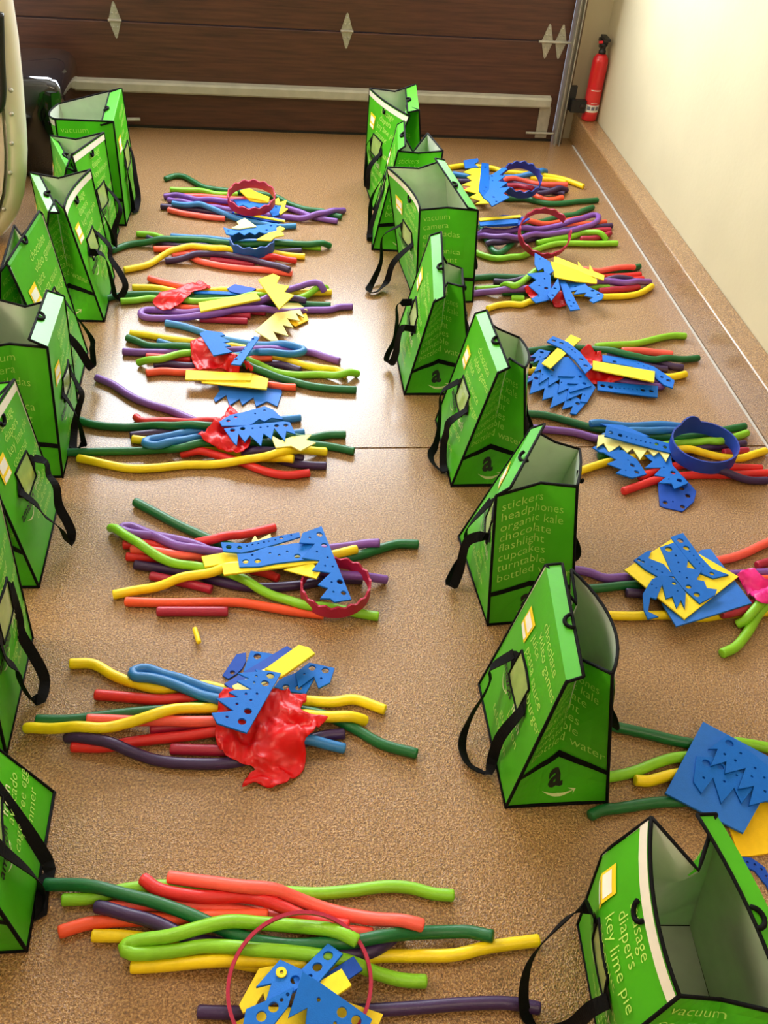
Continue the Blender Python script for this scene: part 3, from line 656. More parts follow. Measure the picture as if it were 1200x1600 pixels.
def finish_plates():
    bpy.context.view_layer.update(); dg = bpy.context.evaluated_depsgraph_get(); ms = [bpy.data.meshes.new_from_object(p[0].evaluated_get(dg)) for p in PL]
    for (o, nm, m, Mx, noun, pile, mx), me in zip(PL, ms):
        cu = o.data; bpy.data.objects.remove(o); bpy.data.curves.remove(cu)
        me.name = nm; me.materials.clear(); me.materials.append(m); ob = bpy.data.objects.new(nm, me); COL.objects.link(ob); ob.matrix_world = Mx
        ITEMS.append((ob, noun, pile, mx, 'foam piece', 'plate'))
def crown(F, c, R, h, pile, rgb, cname, tilt=0, zlow=.02, n=14, amp=.006, gap=(0, 0), rz=0, th=.005, step=None, roll=0, noun='crown ring'):
    ox, oy, sc = F; px = (ox+c[0]/sc, oy+c[1]/sc)
    t = math.radians(tilt); zc = zlow + R*abs(math.sin(t)) + h/2*math.cos(t)
    C_ = atZ(px[0], px[1], zc); N_ = 160; a0, a1 = math.radians(gap[0]), math.radians(360-gap[1])
    Rm = Matrix.Rotation(t, 3, 'X') @ Matrix.Rotation(math.radians(roll), 3, 'Y') @ Matrix.Rotation(math.radians(rz), 3, 'Z')
    rows = []
    for i in range(N_+1):
        a = a0+(a1-a0)*i/N_; top = h/2+amp*math.cos(n*a)
        if step and step[0] < math.degrees(a) < step[1]: top += step[2]*math.sin(math.pi*(math.degrees(a)-step[0])/(step[1]-step[0]))**.5
        r_ = R*(1+.03*math.sin(2*a+1))
        q = [(r_, -h/2), (r_+th, -h/2), (r_+th, top), (r_, top), (r_, -h/2)]
        rows.append([Rm @ Vector((rr*math.cos(a), rr*math.sin(a), zz)) for rr, zz in q])
    mb = MB().grid(rows)
    if gap != (0, 0): mb.poly(rows[0][:4]); mb.poly(rows[-1][:4][::-1])
    o = mb.build('foam_crown_ring', mat('eva_ring_'+cname.replace(' ', '_'), rgb, .5, .04, 60, .3, 500)); o.location = C_
    for r_ in rows:
        q = r_[2]+C_; i, j = cell(q.x, q.y)
        if 2 < i < HNX-2 and 2 < j < HNY-2: HF[i-1:i+2, j-1:j+2] = np.maximum(HF[i-1:i+2, j-1:j+2], q.z)
    ITEMS.append((o, cname+' foam '+noun, pile, px, 'crown', 'ring'))
    return o
def scarf(F, pts, pile, rgb, cname, amp=.012, seed=0, lift=0):
    global HF
    ox, oy, sc = F; px = [(ox+a/sc, oy+b/sc) for a, b in pts]
    # soft height field under the cloth
    K = HF.copy()
    for _ in range(3): K = np.maximum.reduce([K, np.roll(K, 1, 0), np.roll(K, -1, 0), np.roll(K, 1, 1), np.roll(K, -1, 1)])
    for _ in range(6): K = (K*2+np.roll(K, 1, 0)+np.roll(K, -1, 0)+np.roll(K, 1, 1)+np.roll(K, -1, 1))/6
    def hz(x, y): i, j = cell(x, y); return float(K[min(max(i, 0), HNX-1), min(max(j, 0), HNY-1)])+.004+lift
    cl = [(*q, 0) for q in px]; cl = catmull(cl+[cl[0]], 2.5)[:-1]
    P = []
    for q in cl:
        z = .03
        for _ in range(5): p = atZ(q.x, q.y, z); z = .5*z+.5*hz(p.x, p.y)
        P.append((p.x, p.y))
    # thin to about 6 mm
    out = [P[0]]
    for p in P[1:]:
        if math.dist(p, out[-1]) > .006: out.append(p)
    if math.dist(out[0], out[-1]) < .004: out.pop()
    xs = [p[0] for p in out]; ys = [p[1] for p in out]; pts2 = [Vector(p) for p in out]; n = len(pts2)
    gx = np.arange(min(xs), max(xs), .0065); gy = np.arange(min(ys), max(ys), .0065); GX, GY = np.meshgrid(gx, gy)
    M = inpoly(GX, GY, out)
    pts2 += [Vector((a+random.uniform(-.001, .001), b+random.uniform(-.001, .001))) for a, b in zip(GX[M], GY[M])]
    r = delaunay_2d_cdt(pts2, [(i, (i+1) % n) for i in range(n)], [], 1, 1e-6)
    cx, cy = sum(xs)/n, sum(ys)/n; V = []
    for v in r[0]:
        x, y = v.x, v.y
        wv = noise.noise(Vector((x*11+seed, y*11, seed*1.7))); fo = 1-abs(math.sin((x*62+y*34)+5.5*wv+seed)); f2 = abs(noise.noise(Vector((x*30+wv, y*18, seed+5))))
        V.append(Vector((x-cx, y-cy, hz(x, y)+amp*.8*fo**2.5+amp*.9*f2)))
    o = mobj('satin_scarf', V, [tuple(q) for q in r[2]], mat('satin_'+cname, rgb, .38, .03, 20, .1, 300, spec=.35), None, True); o.location = (cx, cy, 0)
    md = o.modifiers.new('thickness', 'SOLIDIFY'); md.thickness = .0015; md.offset = 0
    for v in V:
        i, j = cell(v.x+cx, v.y+cy)
        if 0 < i < HNX and 0 < j < HNY: HF[i, j] = max(HF[i, j], v.z+.001)
    ITEMS.append((o, 'crumpled '+cname+' satin scarf', pile, (sum(p[0] for p in px)/len(px), sum(p[1] for p in px)/len(px)), 'scarf', 'scarf'))
MAG, NAV, BLR = (176, 16, 66), (22, 56, 156), (20, 74, 160)
def T(F, pile, rows):
    for row in rows:
        fold = row[0].endswith('*'); tube(F, row[0].rstrip('*'), row[1], pile, fold=fold)

# ---- left row, from the garage door to the camera
F = (240, 260, 4); p = 'L1'
T(F, p, [('dg', [(75, 78), (130, 60), (190, 64), (250, 95), (310, 128), (380, 142), (460, 152), (600, 165), (760, 190), (850, 235), (950, 268), (1050, 280), (1100, 300), (1170, 315)]),
 ('lim', [(108, 145), (200, 150), (300, 152), (400, 160), (520, 175)]),
 ('dp', [(50, 250), (200, 265), (400, 290), (560, 310), (780, 345)]),
 ('sal', [(95, 272), (180, 278), (280, 280), (360, 290), (440, 305)]),
 ('red', [(190, 228), (300, 232), (400, 232), (480, 240), (620, 260)]),
 ('sal', [(170, 188), (300, 180), (420, 170), (520, 185), (600, 205)]),
 ('vio', [(70, 188), (150, 190), (250, 205), (360, 205), (480, 218), (640, 235), (780, 250), (900, 280), (980, 310), (1060, 330), (1145, 343)]),
 ('vio', [(95, 210), (140, 225), (300, 245), (400, 250), (480, 258), (620, 285), (760, 312), (850, 318), (950, 310), (1080, 288), (1190, 275)]),
 ('blu', [(120, 230), (200, 245), (300, 262), (420, 285), (540, 318), (680, 345), (780, 355), (885, 372)])])
plate(F, 'plain', 'N', [(488, 285), (515, 275), (820, 330), (812, 348), (700, 338)], p)
plate(F, 'plain', 'Y', [(505, 285), (530, 280), (822, 336), (818, 345)], p)
plate(F, 'tooth', 'B', [(500, 210), (560, 208), (700, 225), (800, 232), (785, 300), (745, 312), (720, 270), (640, 250), (600, 262), (560, 240), (530, 250)], p, [(695, 258, 12), (765, 252, 8), (600, 225, 6)])
plate(F, 'crown', 'Y', [(745, 232), (748, 208), (782, 192), (790, 222), (832, 208), (820, 258), (840, 265), (795, 302), (785, 290), (800, 240)], p)
plate(F, 'crown', 'G', [(540, 150), (600, 138), (640, 160), (725, 192), (718, 226), (660, 222), (600, 210)], p)
crown(F, (612, 196), .088, .036, p, MAG, 'magenta', tilt=14, zlow=.03, n=13, amp=.004)

F = (160, 330, 3); p = 'L2'
T(F, p, [('blu', [(325, 118), (420, 125), (500, 128), (600, 140), (750, 145), (890, 148)]),
 ('lim', [(165, 107), (240, 112), (320, 130), (400, 152), (500, 160), (600, 162), (700, 165), (800, 170), (900, 163), (1020, 172)]),
 ('dp', [(212, 125), (280, 150), (350, 160), (600, 180), (800, 190), (930, 186)]),
 ('ora', [(245, 178), (330, 178), (400, 190), (600, 205), (750, 215), (800, 230)]),
 ('dg', [(45, 185), (130, 155), (220, 140), (350, 132), (480, 138), (580, 148), (720, 155), (880, 150), (1000, 155), (1065, 162)]),
 ('red', [(560, 195), (700, 205), (820, 215), (905, 232)]),
 ('cri', [(510, 228), (600, 238), (710, 250)]),
 ('sal', [(330, 210), (400, 205), (450, 232), (550, 255), (650, 268), (780, 278), (885, 292)]),
 ('dp', [(300, 232), (380, 220), (460, 200), (560, 202), (680, 220), (740, 240), (800, 255), (875, 275)]),
 ('yel', [(105, 275), (200, 255), (280, 210), (350, 178), (430, 165), (520, 172), (600, 180), (700, 188), (800, 190), (880, 200), (945, 213)])])
crown(F, (702, 150), .076, .04, p, BLR, 'blue', tilt=2, zlow=.03, n=11, amp=.003)
F2 = (160, 330, 3)
plate(F2, 'crown', 'P', [(605, 78), (640, 62), (630, 48), (668, 32), (722, 70), (640, 82)], p, z=.079)
plate(F2, 'tooth', 'B', [(568, 75), (600, 84), (700, 70), (815, 55), (818, 92), (760, 104), (735, 96), (715, 110), (690, 98), (665, 112), (640, 98), (610, 112), (580, 106)], p, [(790, 68, 6), (770, 88, 6), (590, 92, 6)], z=.0735)
plate(F2, 'crown', 'Y', [(722, 132), (790, 95), (832, 68), (856, 80), (838, 92), (852, 112), (810, 120), (790, 137)], p, z=.0735)

F = (160, 420, 3); p = 'L3'
T(F, p, [('sal', [(220, 45), (280, 62), (360, 80), (430, 95)]),
 ('yel', [(145, 88), (250, 90), (350, 90), (450, 95), (560, 100), (720, 108), (900, 112), (1070, 110)]),
 ('dg', [(15, 140), (80, 125), (160, 120), (260, 120), (400, 128), (520, 130), (600, 125), (700, 125)]),
 ('dg', [(700, 155), (860, 165), (960, 168), (1065, 172)]),
 ('dp', [(380, 155), (450, 150), (600, 140), (750, 150), (880, 140), (950, 155)]),
 ('cri', [(480, 215), (600, 215), (690, 220)]), ('cri', [(460, 236), (560, 240), (675, 245)]), ('cri', [(660, 195), (760, 205)]),
 ('ora', [(340, 180), (450, 168), (560, 165)]),
 ('lim', [(90, 152), (160, 148), (240, 140), (420, 150), (650, 140), (820, 135), (900, 120), (970, 105), (1050, 92)]),
 ('vio*', [(1040, 80), (1000, 76), (950, 85), (870, 100), (780, 135), (700, 165), (600, 195), (480, 218), (340, 232), (215, 230), (180, 212), (205, 194), (300, 198), (420, 205), (560, 195), (700, 188), (820, 182), (960, 195), (1060, 193), (1110, 180), (1168, 178)])])
plate(F, 'plain', 'Y', [(450, 158), (720, 112), (740, 140), (460, 198)], p, th=.008)
plate(F, 'plain', 'B', [(425, 103), (640, 108), (640, 119), (430, 114)], p)
plate(F, 'scrap', 'N', [(585, 90), (620, 72), (660, 80), (690, 85), (722, 92), (700, 105), (650, 115), (600, 105)], p)
scarf(F, [(235, 158), (270, 118), (350, 92), (430, 64), (470, 60), (508, 92), (440, 105), (400, 135), (360, 168), (310, 194), (265, 188)], p, (206, 10, 16), 'red', .008, 1)
plate(F, 'crown', 'Y', [(730, 50), (800, 22), (832, 36), (815, 70), (875, 80), (852, 108), (897, 122), (828, 188)], p)
plate(F, 'crown', 'G', [(870, 245), (955, 205), (966, 240), (905, 268)], p, z=.004)
plate(F, 'crown', 'P', [(715, 288), (890, 138), (962, 192), (925, 187), (945, 228), (905, 205), (925, 243), (865, 230), (895, 275), (845, 262), (872, 315), (800, 292), (825, 336), (790, 336)], p, z=.016)

F = (180, 490, 3); p = 'L4'
T(F, p, [('yel', [(75, 92), (150, 100), (250, 118), (350, 130), (450, 145), (560, 155), (680, 180), (780, 210), (880, 240), (960, 255), (1040, 265), (1078, 288)]),
 ('blu', [(205, 132), (280, 138), (350, 142)]),
 ('red', [(150, 203), (240, 207), (350, 215)]),
 ('vio', [(40, 178), (130, 182), (310, 182), (500, 172), (700, 165), (860, 178), (930, 185), (990, 205), (1048, 222)]),
 ('dp', [(185, 240), (250, 232), (350, 228), (500, 235), (700, 235), (780, 240), (865, 265)]),
 ('ora', [(150, 278), (220, 265), (300, 252), (370, 248), (500, 240), (640, 215), (730, 210)]),
 ('ora', [(640, 320), (780, 342), (842, 346)]), ('cri', [(640, 285), (700, 292)]),
 ('lim', [(110, 230), (200, 215), (280, 195), (360, 185), (500, 195), (600, 215), (680, 245), (760, 275), (850, 288), (960, 285), (1060, 280), (1135, 282)]),
 ('dg', [(58, 108), (95, 125), (150, 148), (230, 150), (340, 155), (460, 175), (540, 200), (620, 235), (720, 280), (820, 315), (920, 340), (1020, 352), (1125, 357)]),
 ('blu*', [(240, 45), (320, 60), (400, 85), (480, 112), (560, 130), (660, 148), (780, 155), (860, 160), (884, 172), (860, 186), (780, 187), (680, 180), (560, 168)])])
scarf(F, [(352, 140), (380, 122), (408, 115), (445, 165), (540, 190), (600, 215), (648, 262), (560, 272), (480, 262), (390, 264), (362, 225)], p, (206, 10, 16), 'red', .01, 2)
plate(F, 'crown', 'B', [(395, 92), (430, 78), (500, 88), (515, 100), (490, 104), (540, 130), (505, 135), (542, 150), (512, 155), (548, 178), (460, 196)], p)
plate(F, 'hole', 'B', [(542, 235), (652, 105), (676, 110), (588, 241)], p, [(566, 213, 9), (645, 118, 7), (628, 135, 4), (615, 152, 4), (603, 168, 4), (592, 183, 4)])
plate(F, 'tooth', 'L', [(480, 330), (775, 322), (782, 370), (760, 434), (710, 410), (660, 434), (648, 390), (595, 428), (583, 398), (535, 430), (520, 380), (470, 413), (462, 398), (490, 360)], p, z=.001)
plate(F, 'plain', 'Y', [(400, 272), (640, 278), (718, 305), (710, 354), (405, 322)], p, z=.026)
plate(F, 'plain', 'Y', [(332, 264), (640, 279), (636, 312), (328, 308)], p, z=.0315)

F = (80, 580, 2.4); p = 'L5'
T(F, p, [('vio', [(172, 25), (230, 50), (300, 95), (370, 125), (440, 145), (510, 175), (580, 205)]),
 ('red', [(318, 172), (345, 188), (450, 188), (560, 188), (640, 190)]),
 ('dp', [(300, 242), (400, 232), (500, 232), (600, 245), (750, 290), (850, 330), (930, 350), (1028, 355)]),
 ('red', [(415, 280), (500, 285), (560, 300)]),
 ('yel', [(305, 238), (380, 242), (460, 250), (540, 268), (650, 290), (800, 315), (905, 328)]),
 ('red', [(490, 300), (600, 305), (700, 330), (800, 345), (880, 370), (965, 382)]),
 ('dg', [(45, 305), (160, 302), (280, 300), (400, 295), (500, 285), (600, 270), (720, 270), (850, 270), (980, 275), (1060, 285), (1132, 300)]),
 ('dp', [(720, 285), (840, 300), (942, 328)]), ('blu', [(700, 200), (780, 190), (860, 182), (932, 175)]), ('blu', [(840, 240), (945, 230)]),
 ('blu*', [(600, 235), (480, 262), (400, 278), (352, 270), (370, 257), (450, 243), (560, 220), (640, 205)]),
 ('dg', [(42, 158), (90, 178), (160, 200), (260, 210), (360, 208), (470, 207), (580, 205), (700, 215), (800, 235), (950, 245), (1030, 240), (1100, 238)]),
 ('yel', [(100, 305), (150, 328), (220, 352), (300, 365), (400, 362), (500, 350), (600, 332), (720, 318), (850, 305), (950, 298), (1028, 302)])])
scarf(F, [(550, 250), (600, 205), (640, 175), (668, 135), (698, 155), (700, 200), (720, 240), (748, 265), (725, 303), (670, 310), (610, 282)], p, (206, 10, 16), 'red', .012, 3)
plate(F, 'crown', 'P', [(822, 238), (860, 260), (905, 245), (975, 238), (955, 258), (992, 268), (935, 298), (900, 280), (842, 286)], p)
plate(F, 'tooth', 'B', [(630, 190), (672, 165), (720, 155), (800, 132), (832, 145), (872, 182), (825, 176), (800, 190), (780, 180), (755, 198), (740, 205), (640, 206)], p, [(664, 187, 8), (692, 173, 7), (800, 148, 5), (765, 160, 4)])
plate(F, 'tooth', 'B', [(648, 214), (760, 196), (870, 182), (895, 185), (917, 234), (882, 222), (876, 262), (836, 210), (826, 256), (796, 232), (787, 284), (745, 240), (726, 268), (702, 234), (696, 282), (684, 270)], p, [(680, 220, 10), (718, 213, 10), (845, 200, 9), (880, 198, 9), (755, 212, 4), (785, 208, 4), (812, 204, 4)])

F = (160, 770, 2.4); p = 'L6'
T(F, p, [('dg', [(125, 35), (200, 75), (280, 118), (360, 155), (430, 185), (540, 215), (700, 245), (850, 250), (950, 238), (1040, 210), (1110, 192), (1180, 193)]),
 ('red', [(645, 130), (560, 150), (480, 160), (420, 172), (350, 188)]),
 ('red', [(82, 195), (160, 192), (260, 205), (340, 215)]),
 ('red', [(95, 240), (160, 243), (250, 250), (340, 258)]),
 ('sal', [(115, 213), (200, 220), (300, 235), (380, 248)]),
 ('dp', [(125, 270), (230, 285), (330, 300), (430, 330), (520, 350), (620, 355), (750, 345), (860, 325), (970, 325)]),
 ('vio', [(760, 285), (860, 300), (960, 310), (1062, 325)]),
 ('cri', [(185, 312), (270, 330), (340, 345), (405, 362)]), ('cri', [(210, 445), (330, 445), (465, 445)]),
 ('red', [(560, 290), (610, 300), (655, 320)]),
 ('ora', [(90, 408), (200, 412), (300, 412), (420, 410), (520, 412), (620, 428), (720, 445), (825, 457)]),
 ('vio*', [(460, 197), (360, 190), (250, 175), (150, 162), (95, 150), (70, 134), (105, 126), (170, 152), (240, 185), (320, 210), (430, 222), (600, 215), (800, 215), (870, 207), (960, 195), (1035, 188)]),
 ('lim', [(32, 132), (90, 165), (160, 205), (250, 240), (350, 270), (450, 295), (530, 325), (600, 365), (680, 400), (780, 425), (900, 440), (960, 452), (1030, 463)]),
 ('yel', [(45, 382), (130, 365), (220, 345), (320, 312), (420, 292), (550, 270), (700, 250), (850, 235), (950, 212)])])
crown((310, 810, 4), (858, 430), .077, .034, p, MAG, 'magenta', tilt=4, zlow=.022, n=16, amp=.004)
plate(F, 'plain', 'Y', [(372, 238), (500, 217), (512, 255), (385, 276)], p, th=.006)
plate(F, 'crown', 'P', [(555, 205), (562, 175), (572, 160), (584, 176), (630, 153), (636, 182), (700, 200), (790, 188), (745, 240), (600, 250)], p)
plate(F, 'plain', 'Y', [(448, 266), (640, 252), (800, 240), (812, 262), (640, 282), (455, 306)], p, th=.006)
plate(F, 'plain', 'Y', [(680, 280), (790, 262), (818, 292), (803, 319)], p)
F3 = (310, 810, 4)
plate(F3, 'tooth', 'B', [(242, 220), (330, 215), (420, 180), (640, 150), (725, 158), (650, 245), (735, 255), (640, 262), (480, 280), (380, 300), (255, 303)], p, [(295, 268, 20), (370, 265, 20), (618, 235, 20), (447, 215, 8), (337, 228, 8), (505, 228, 8), (555, 207, 8)])
plate(F3, 'hole', 'B', [(140, 148), (200, 150), (300, 155), (450, 120), (630, 85), (638, 115), (520, 150), (400, 185), (270, 215), (155, 205)], p, [(190, 178, 18), (258, 182, 16), (303, 172, 6), (338, 163, 6), (375, 156, 6), (410, 148, 6), (440, 142, 6), (480, 133, 6), (518, 122, 12), (580, 105, 6)])
plate(F3, 'tooth', 'B', [(770, 48), (957, 505), (850, 522), (825, 500), (762, 497), (812, 435), (748, 412), (828, 338), (712, 322), (758, 262), (648, 245), (728, 158), (630, 150), (652, 90)], p, [(758, 100, 20), (788, 168, 20), (885, 395, 20), (908, 465, 18), (697, 120, 8), (742, 208, 7), (808, 243, 8), (793, 295, 7), (840, 300, 7), (833, 398, 7), (845, 458, 7)])
tube(F, 'yel', [(347, 512), (354, 535), (361, 558)], p, r=.0058)

F = (30, 1000, 1200/630); p = 'L7'
T(F, p, [('yel', [(155, 70), (220, 72), (280, 105), (340, 128), (420, 145), (540, 135), (620, 150), (750, 170), (850, 180), (930, 185), (1000, 178), (1085, 207)]),
 ('red', [(230, 163), (320, 170), (420, 170), (500, 172), (620, 185)]),
 ('cri', [(395, 265), (500, 255), (600, 260)]),
 ('red', [(160, 318), (260, 318), (340, 298), (430, 280), (520, 275), (620, 275)]),
 ('dg', [(55, 238), (150, 238), (260, 225), (350, 210), (450, 190), (550, 185), (700, 185), (850, 200), (930, 230), (1000, 265), (1080, 310), (1180, 338)]),
 ('sal', [(205, 232), (280, 235), (380, 240), (480, 242), (600, 240), (700, 245)]),
 ('cri', [(455, 325), (560, 328), (640, 330)]),
 ('dp', [(145, 292), (200, 292), (270, 305), (340, 335), (420, 360), (500, 368), (600, 368), (680, 355), (800, 320), (900, 285), (965, 268)]),
 ('blu', [(700, 270), (800, 290), (880, 300), (965, 322)]),
 ('yel', [(760, 210), (840, 218), (930, 228), (1028, 240)]),
 ('yel', [(22, 262), (120, 262), (230, 262), (320, 248), (400, 222), (480, 205), (560, 200), (640, 205)]),
 ('blu*', [(620, 185), (560, 170), (480, 140), (400, 115), (345, 108), (340, 93), (380, 85), (440, 105), (520, 130), (620, 160)])])
F3 = (320, 1000, 1200/220)
plate(F3, 'scrap', 'N', [(150, 300), (270, 120), (350, 105), (350, 180), (320, 240), (270, 290), (200, 330)], p, [(235, 275, 22)])
plate(F3, 'tooth', 'B', [(390, 90), (545, 110), (620, 130), (600, 260), (400, 320), (330, 260), (360, 180)], p, [(448, 138, 32)])
plate(F3, 'scrap', 'B', [(590, 400), (640, 330), (770, 280), (935, 325), (860, 457), (700, 435)], p, [(692, 400, 30), (800, 405, 30)])
plate(F3, 'tooth', 'B', [(770, 280), (890, 190), (1107, 238), (1067, 362), (970, 410), (930, 310), (800, 407)], p, [(915, 237, 30), (1028, 258, 32), (848, 288, 10), (992, 326, 10)])
scarf(F3, [(120, 480), (200, 448), (400, 440), (560, 420), (760, 465), (872, 500), (815, 600), (940, 640), (1050, 665), (960, 760), (852, 860), (862, 1000), (830, 1120), (700, 1215), (560, 1264), (430, 1225), (318, 1257), (400, 1130), (430, 1105), (250, 1030), (130, 940), (88, 800), (110, 650)], p, (206, 10, 16), 'red', .016, 4)
plate(F3, 'plain', 'N', [(165, 370), (400, 230), (700, 48), (762, 90), (560, 210), (232, 422)], p)
plate(F3, 'plain', 'P', [(232, 388), (290, 362), (560, 215), (640, 300), (400, 430), (252, 424)], p)
plate(F3, 'plain', 'Y', [(512, 242), (800, 70), (885, 100), (937, 156), (640, 332), (600, 280)], p, th=.008)
plate(F3, 'tooth', 'B', [(430, 245), (650, 278), (360, 800), (105, 712), (60, 622), (250, 605), (98, 495), (290, 485), (205, 440), (250, 425), (407, 420), (273, 345), (382, 325), (283, 275), (450, 265)], p, [(560, 302, 34), (515, 368, 34), (368, 610, 34), (318, 700, 36), (440, 303, 11), (422, 358, 11), (352, 458, 12), (445, 458, 12), (393, 513, 12), (275, 545, 13), (190, 658, 13)])

F = (40, 1350, 1200/820); p = 'L8'
T(F, p, [('lim', [(88, 82), (150, 78), (230, 58), (320, 50), (450, 55), (560, 62), (660, 68), (740, 62), (820, 52), (880, 55), (930, 68), (975, 72)]),
 ('sal', [(190, 90), (280, 92), (380, 95), (470, 105), (560, 120), (640, 145), (790, 160)]),
 ('ora', [(80, 155), (150, 135), (250, 128), (350, 125), (450, 118), (550, 118)]),
 ('red', [(270, 35), (310, 60), (400, 75), (500, 78), (580, 98), (660, 130), (735, 142)]),
 ('yel', [(155, 158), (230, 165), (320, 180), (400, 205), (500, 228), (600, 240), (700, 230), (800, 212), (900, 210), (980, 208), (1060, 190), (1170, 175)]),
 ('dp', [(165, 98), (230, 115), (300, 135), (380, 170), (480, 190), (600, 200), (740, 205), (800, 195), (860, 150)]),
 ('yel', [(245, 235), (350, 228), (450, 220), (540, 220), (640, 228)]),
 ('dg', [(48, 47), (120, 48), (200, 62), (280, 80), (350, 105), (430, 140), (500, 168), (600, 185), (720, 180), (800, 168), (900, 158), (1000, 155), (1065, 165)]),
 ('sal', [(330, 30), (400, 40), (500, 52), (580, 65), (660, 95), (750, 120), (830, 130), (905, 140)]),
 ('lim*', [(755, 175), (690, 150), (600, 140), (500, 132), (420, 140), (340, 162), (260, 175), (226, 190), (245, 205), (330, 200), (420, 188), (520, 195), (620, 202), (720, 215), (800, 242), (860, 262), (912, 268)]),
 ('dp', [(398, 338), (470, 340), (600, 340), (780, 335), (900, 328), (1000, 320), (1100, 318), (1172, 330)])])
F3 = (340, 1440, 4)
plate(F3, 'crown', 'Y', [(135, 540), (260, 320), (400, 300), (420, 420), (300, 530), (285, 470), (230, 560), (160, 592)], p)
plate(F3, 'plain', 'N', [(600, 400), (640, 350), (850, 215), (907, 300), (700, 440)], p)
plate(F3, 'plain', 'Y', [(560, 470), (790, 485), (1037, 570), (960, 740), (500, 760), (400, 600)], p)
plate(F3, 'plain', 'Y', [(80, 645), (300, 530), (560, 540), (540, 720), (60, 780)], p)
plate(F3, 'plain', 'Y', [(560, 415), (640, 370), (775, 293), (838, 397), (700, 490)], p, th=.008)
plate(F3, 'hole', 'B', [(470, 350), (520, 300), (690, 135), (782, 200), (630, 380), (520, 470)], p, [(690, 212, 32), (623, 282, 31), (580, 338, 13)])
plate(F3, 'tooth', 'B', [(240, 407), (390, 236), (530, 300), (520, 400), (480, 432), (288, 537), (337, 384)], p, [(400, 313, 12), (483, 362, 30)])
plate(F3, 'wash', 'Y', [(398+35*math.cos(a*math.pi/8), 315+34*math.sin(a*math.pi/8)) for a in range(16)], p, [(400, 314, 12)], th=.004)
plate(F3, 'tooth', 'B', [(180, 590), (290, 540), (475, 445), (440, 570), (350, 690), (160, 700)], p, [(350, 575, 33), (275, 635, 33), (400, 527, 12), (438, 492, 11)])
plate(F3, 'tooth', 'B', [(530, 310), (640, 380), (967, 610), (910, 740), (540, 720), (562, 538), (440, 603), (492, 440)], p, [(632, 487, 13), (778, 567, 33), (868, 620, 33), (735, 635, 12)])
crown(F3, (515, 395), .112, .012, p, MAG, 'magenta', tilt=16, zlow=.012, n=0, amp=0, th=.006, noun='hoop')

# ---- right row, from the garage door to the camera
F = (680, 240, 1200/280); p = 'R1'
T(F, p, [('yel', [(95, 92), (150, 85), (200, 82), (380, 98), (450, 120), (540, 130), (650, 140), (740, 150), (830, 165), (900, 185), (990, 220)]),
 ('yel', [(640, 165), (700, 170), (800, 178), (870, 192)]),
 ('blu', [(120, 135), (200, 150), (330, 160), (470, 158), (580, 150), (680, 130), (740, 120)]),
 ('dp', [(160, 185), (300, 190), (480, 195), (600, 215), (700, 235), (860, 270)]),
 ('sal', [(200, 245), (300, 230), (480, 180), (600, 185), (700, 205), (880, 208)]),
 ('dp', [(640, 240), (700, 240), (800, 240), (885, 217)]),
 ('ora', [(450, 265), (560, 250), (660, 250), (760, 280), (850, 295)]),
 ('cri', [(480, 215), (560, 220), (650, 232)]),
 ('dg', [(230, 265), (350, 290), (500, 302), (600, 292), (680, 288), (760, 305), (850, 320), (950, 322), (1085, 312)])])
crown(F, (575, 175), .082, .04, p, NAV, 'navy blue', tilt=26, zlow=.025, n=14, amp=.005)
plate(F, 'scrap', 'L', [(190, 45), (285, 30), (292, 50), (262, 70), (292, 90), (200, 98)], p)
plate(F, 'crown', 'Y', [(305, 95), (300, 250), (365, 332), (268, 335), (305, 315), (230, 290), (280, 265), (190, 242), (245, 215), (180, 208), (250, 180), (213, 155), (250, 140), (190, 122), (240, 100)], p)
plate(F, 'hole', 'B', [(312, 60), (360, 68), (364, 240), (345, 292), (320, 288), (292, 245)], p, [(335, 90, 7), (340, 225, 7), (330, 250, 7)])
plate(F, 'tooth', 'B', [(365, 150), (450, 93), (484, 100), (430, 145), (468, 150), (420, 185), (484, 192), (430, 230), (502, 222), (455, 265), (498, 290), (380, 352), (358, 320), (320, 290), (360, 240)], p, [(392, 290, 9), (410, 320, 8), (385, 180, 6), (380, 150, 8)])

F = (720, 310, 1200/260); p = 'R2'
T(F, p, [('dg', [(950, 65), (880, 90), (820, 118), (720, 130), (600, 165), (480, 195), (300, 200), (140, 205)]),
 ('ora', [(440, 190), (560, 165), (700, 172), (800, 155), (880, 140)]), ('ora', [(760, 205), (860, 190), (980, 180), (1042, 172)]),
 ('dp', [(190, 320), (300, 315), (450, 300), (650, 250), (800, 222), (950, 210), (1085, 198)]),
 ('cri', [(900, 240), (1000, 232), (1075, 230)]), ('cri', [(870, 292), (950, 290), (1020, 275), (1075, 252)]),
 ('lim', [(560, 290), (700, 290), (800, 275), (870, 252), (960, 245), (1055, 262)]),
 ('vio*', [(130, 242), (250, 240), (380, 230), (500, 218), (640, 212), (760, 180), (860, 145), (940, 120), (988, 125), (990, 152), (950, 185), (860, 215), (760, 240), (640, 258), (520, 262), (420, 280), (320, 285), (220, 280), (130, 265)]),
 ('lim', [(105, 388), (180, 362), (280, 340), (380, 330), (460, 335), (560, 328), (680, 322), (800, 325), (950, 328), (1125, 325)])])
plate(F, 'plain', 'N', [(130, 165), (230, 140), (300, 118), (440, 130), (500, 145), (420, 190), (200, 200)], p, z=.048)
plate(F, 'plain', 'B', [(135, 168), (300, 150), (415, 150), (412, 178), (200, 192), (140, 196)], p, z=.0535)
plate(F, 'plain', 'Y', [(130, 142), (430, 118), (436, 132), (250, 148), (140, 160)], p, z=.059)
crown(F, (605, 250), .098, .034, p, MAG, 'magenta', tilt=33, zlow=.014, n=16, amp=.004, gap=(14, 16), rz=20)

